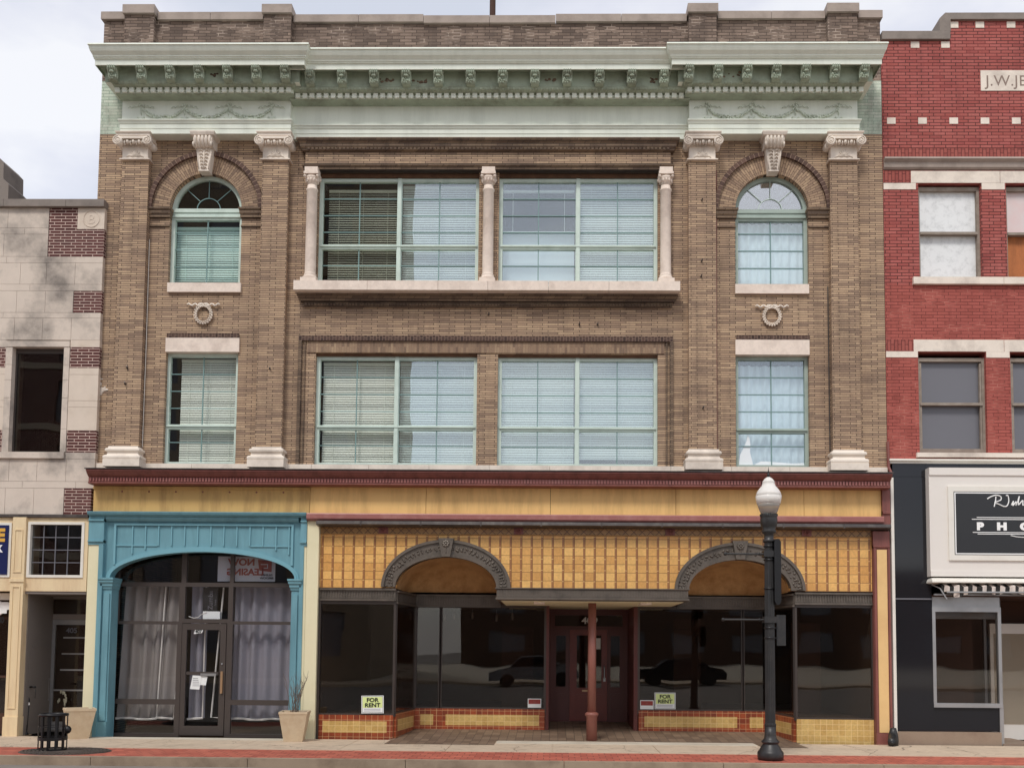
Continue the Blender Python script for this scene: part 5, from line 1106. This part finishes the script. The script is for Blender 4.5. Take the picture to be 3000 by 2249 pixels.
# sign seen edge-on (long) and small plate
g=MB(); yy=LY-.12
pl=[(LX+.06,2.42),(LX+.09,2.36),(LX+.135,2.36),(LX+.165,2.42),(LX+.165,3.36),(LX+.14,3.41),(LX+.08,3.41),(LX+.06,3.36)]; g.prism(pl,yy,yy+.34); o=build(g,'pole_sign',m_blk); tag(o,'long black sign case seen nearly edge-on, clamped beside the lamp pole','sign')
g=MB(); ang=.5; 
for a0,a1,zz0,zz1 in ((0,.17,1.71,2.20),): g.prz([(LX+.11,LY-.02),(LX+.11+.155,LY+.03),(LX+.11+.152,LY+.04),(LX+.107,LY-.01)],zz0,zz1)
for x,zz in ((.13,2.15),(.25,2.16),(.13,1.76),(.25,1.75),(.25,2.0)): g.ball(LX+x,LY-.0+.3*(x-.13),zz,.008,.012,.008,6,4)
tag(build(g,'sign_plate',m_iron),'small dark grey sign plate seen from behind, low on the lamp pole','sign')
#TRASH CAN
CX,CY=-6.86,-2.42
tr=empty('trash_can',(CX,CY,GZ),'black steel slat litter basket standing on the tree grate in front of the left planter','trash can')
g=MB(); g.smooth=True
def ring(z0,z1,r,t=.012): g.lathe(CX,CY,[(r-t,z0),(r,z0),(r,z1),(r-t,z1),(r-t,z0)],28)
def hoop(z0,z1,r,t):
    n=28; vs=[]
    for rr,zz in ((r-t,z0),(r,z0),(r,z1),(r-t,z1)):
        for i in range(n): a=2*PI*i/n; vs.append((CX+rr*math.cos(a),CY+rr*math.sin(a),zz))
    g.add(vs,[(k*n+i,k*n+(i+1)%n,((k+1)%4)*n+(i+1)%n,((k+1)%4)*n+i) for k in range(4) for i in range(n)])
hoop(GZ+.55,GZ+.59,.228,.03); build(g,'rim',m_blk,tr)
g=MB(); g.smooth=False; hoop(GZ+.16,GZ+.21,.225,.008); hoop(GZ+.38,GZ+.39,.225,.008); hoop(GZ+.0,GZ+.025,.222,.02)
for i in range(12):
    a=2*PI*(i+.3)/12; wv=.018; r_=.216; t=Vector((-math.sin(a),math.cos(a))); n_=Vector((math.cos(a),math.sin(a))); p=Vector((CX,CY))+n_*r_
    q=[p-t*wv,p+t*wv,p+t*wv+n_*.006,p-t*wv+n_*.006]; g.prz([(v.x,v.y) for v in q],GZ+.01,GZ+.56)
build(g,'basket',m_blk,tr)
g=MB(); g.smooth=True; g.ball(CX+.255,CY-.02,GZ+.33,.055,.06,.065,12,8); build(g,'padlock_ball',m_blk,tr)
g=MB(); 
n=40
for k in range(7): 
    r0_,r1_=.30+k*.06,.335+k*.06; g.m=0
    for i in range(n):
        a,b=2*PI*i/n,2*PI*(i+.75)/n; g.prz([(-6.55+r0_*math.cos(a),-2.60+r0_*math.sin(a)*.72),(-6.55+r1_*math.cos(a),-2.60+r1_*math.sin(a)*.72),(-6.55+r1_*math.cos(b),-2.60+r1_*math.sin(b)*.72),(-6.55+r0_*math.cos(b),-2.60+r0_*math.sin(b)*.72)],GZ-.006,GZ+.012)
g.prz([(-6.55+.72*math.cos(2*PI*i/n),-2.60+.53*math.sin(2*PI*i/n)) for i in range(n)],GZ-.02,GZ-.003)
tag(build(g,'tree_grate',surf('rusty_grate_iron',c(84,76,70),.7,.15,6,c(110,90,76),.5,4,bumps=.1)),'dark round iron tree grate set in the brick strip under the litter basket','grate')
# planters
def planter(cx,cy,rt,rb,h,ang,label,twigs):
    r=empty('planter',(cx,cy,GZ),label,'planter','sandstone coloured square planters')
    g=MB(); P=[]
    def ringp(r_,z): return [(cx+r_*math.cos(ang+PI/2*i+PI/4),cy+r_*math.sin(ang+PI/2*i+PI/4),z) for i in range(4)]
    k=math.sqrt(2); L_=[ringp(rb*k,GZ),ringp(rt*k*.97,GZ+h-.045),ringp(rt*k,GZ+h-.04),ringp(rt*k,GZ+h),ringp(rt*k*.9,GZ+h),ringp(rt*k*.86,GZ+h-.06)]
    vs=[p for q in L_ for p in q]; g.add(vs,[(4*j+i,4*j+(i+1)%4,4*j+4+(i+1)%4,4*j+4+i) for j in range(5) for i in range(4)]+[(3,2,1,0)])
    build(g,'pot',m_pot,r); g=MB(); g.add(ringp(rt*k*.87,GZ+h-.05)+[(cx,cy,GZ+h-.02)],[(i,(i+1)%4,4) for i in range(4)]); build(g,'soil',m_soil,r,fix=False)
    if twigs:
        g=MB(); rnd=random.Random(3)
        for i in range(14):
            x=cx+rnd.uniform(-.08,.06); y=cy+rnd.uniform(-.08,.08); dx=rnd.uniform(-.16,.28); H_=rnd.uniform(.45,.85); pts=[(x+dx*(t/5)**1.3+rnd.uniform(-.012,.012),y+rnd.uniform(-.01,.01)+.1*dx*t/5,GZ+h-.04+H_*t/5) for t in range(6)]
            g.tube(pts,[.006,.0055,.005,.004,.003,.0015],4)
            for j in (2,3,4):
                p=pts[j]; s=rnd.choice((-1,1)); g.tube([p,(p[0]+s*.04,p[1],p[2]+.06),(p[0]+s*.055,p[1],p[2]+.13)],[.003,.0025,.001],4)
        build(g,'stems',m_twig,r)
planter(-7.40,-.42,.26,.16,.55,.55,'empty tapered sandstone coloured planter at the left foot of the teal shopfront',False)
planter(-3.37,-.55,.255,.165,.54,.12,'sandstone coloured planter with dry bare twigs at the right foot of the teal shopfront',True)
# walking cane
g=MB(); g.smooth=True
r=empty('walking_cane',(-8.66,.10,GZ),'black walking cane with a bent handle leaning by the door numbered 405','cane')
g.tube([(-8.66,.12,-.02),(-8.645,.14,.50)],.012,8); g.lathe(-8.66,.12,[(.045,GZ),(.04,GZ+.02),(.02,GZ+.05),(.014,GZ+.08)],12); g.tube([(-8.645,.14,.50),(-8.645,.14,.58),(-8.69,.14,.68),(-8.71,.14,.745),(-8.68,.14,.80),(-8.62,.14,.815)],.013,8); build(g,'shaft',m_blk,r)
g=MB(); g.smooth=True; g.tube([(-8.63,.14,.813),(-8.53,.14,.812)],.02,8); g.tube([(-8.53,.14,.77),(-8.535,.14,.60)],.006,5); build(g,'grip',m_blk,r)
g=MB().tube([(-8.6453,.14,.47),(-8.645,.14,.52)],.0135,8); build(g,'collar',m_letter,r)
#ACROSS THE STREET (seen in the glass)
def opp(name,x0,x1,y0,y1,h,mat,label,wins):
    r=empty(name,((x0+x1)/2,y0,GZ),label,'building'); g=MB().wall(x0,x1,-.1,h,y0-.3,y0,wins); g.box(x0,x1,y1,y1+.3,-.1,h); g.box(x0,x0+.3,y1+.3,y0-.3,-.1,h); g.box(x1-.3,x1,y1+.3,y0-.3,-.1,h); g.box(x0+.3,x1-.3,y1+.3,y0-.3,h-.3,h); build(g,'wall',mat,r)
    for w_ in wins: build(MB().box(w_[0],w_[1],y0-.25,y0-.2,w_[2],w_[3]),'window',m_greyboard,r)
    return r
m_opp=surf('opposite_white_wall',c(176,166,154),.8,.05,1,bumps=0); m_opp2=surf('opposite_tan_wall',c(150,134,116),.85,.1,1,bumps=0)
structure(tag(build(MB().box(-20,70,-78,-32,-.29,-.11),'parking_lot',m_conc_l),'pale concrete parking lot on the far side of the street','parking lot'))
m_opp3=brick('opposite_brown_brick',[c(88,66,56),c(110,82,68),c(98,74,62)],c(70,56,48),.3,.1,.01)
opp('brown_warehouse',-8,60,-78,-92,9.5,m_opp3,'long brown brick warehouse beyond the parking lot, seen only reflected in the shop glass',[(-5+6.1*i,-1.6+6.1*i,1.2+4*j,3.2+4*j) for i in range(10) for j in range(2)])
m_band=surf('pale_stone_band',c(190,176,158),.8,.05,2,bumps=0)
ob=opp('banded_brick_building',-44,-21.2,-32.5,-46,20,m_dark_brick,'dark brick building with pale bands across the street, reflected in the left upstairs window',[(-42+4.2*i,-40.2+4.2*i,6.6+3.4*j,8.8+3.4*j) for i in range(5) for j in range(4)])
for j in range(5): build(MB().box(-44,-21.2,-32.5,-32.42,6.1+3.4*j,6.45+3.4*j),'stone_band',m_band,ob)
opp('tall_tan_building',-21,-8.3,-32.5,-46,38,m_opp2,'tall tan building across the street, seen only as a reflection in the upper left windows',[(-20.5+3.1*i,-18.9+3.1*i,1.2+3.6*j,3.4+3.6*j) for i in range(4) for j in range(10)])
def car(cx,cy,m,label):
    r=empty('parked_car',(cx,cy,-.23),label,'car','cars parked across the street')
    prof=[(-2.2,.35),(-2.2,.75),(-1.9,.86),(-1.3,.92),(-.75,1.38),(.7,1.42),(1.35,1.0),(2.0,.9),(2.2,.7),(2.2,.35)]
    g=MB().prism([(cx+x,z-.23) for x,z in prof],cy-.85,cy+.85); build(g,'body',m,r)
    g=MB(); g.prism([(cx-1.2,.93-.23),(cx-.72,1.34-.23),(cx+.66,1.37-.23),(cx+1.2,1.0-.23)],cy+.851,cy+.86); build(g,'side_window',m_black_glass,r)
    for x in (-1.35,1.35):
        for y in (-.8,.62):
            g=MB(); g.prism([(cx+x+.33*math.cos(2*PI*i/20),.10+.33*math.sin(2*PI*i/20)) for i in range(20)],cy+y,cy+y+.24); build(g,'wheel',m_blk,r)
m_car1=surf('black_car_paint',c(30,30,34),.15,.03,2,bumps=0); m_car2=surf('silver_car_paint',c(150,152,156),.2,.03,2,metal=.3,bumps=0)
car(7.5,-26.5,m_car1,'black car parked across the street, reflected right of the entrance'); car(0.5,-26.5,m_car2,'silver car parked across the street, reflected left of the entrance')
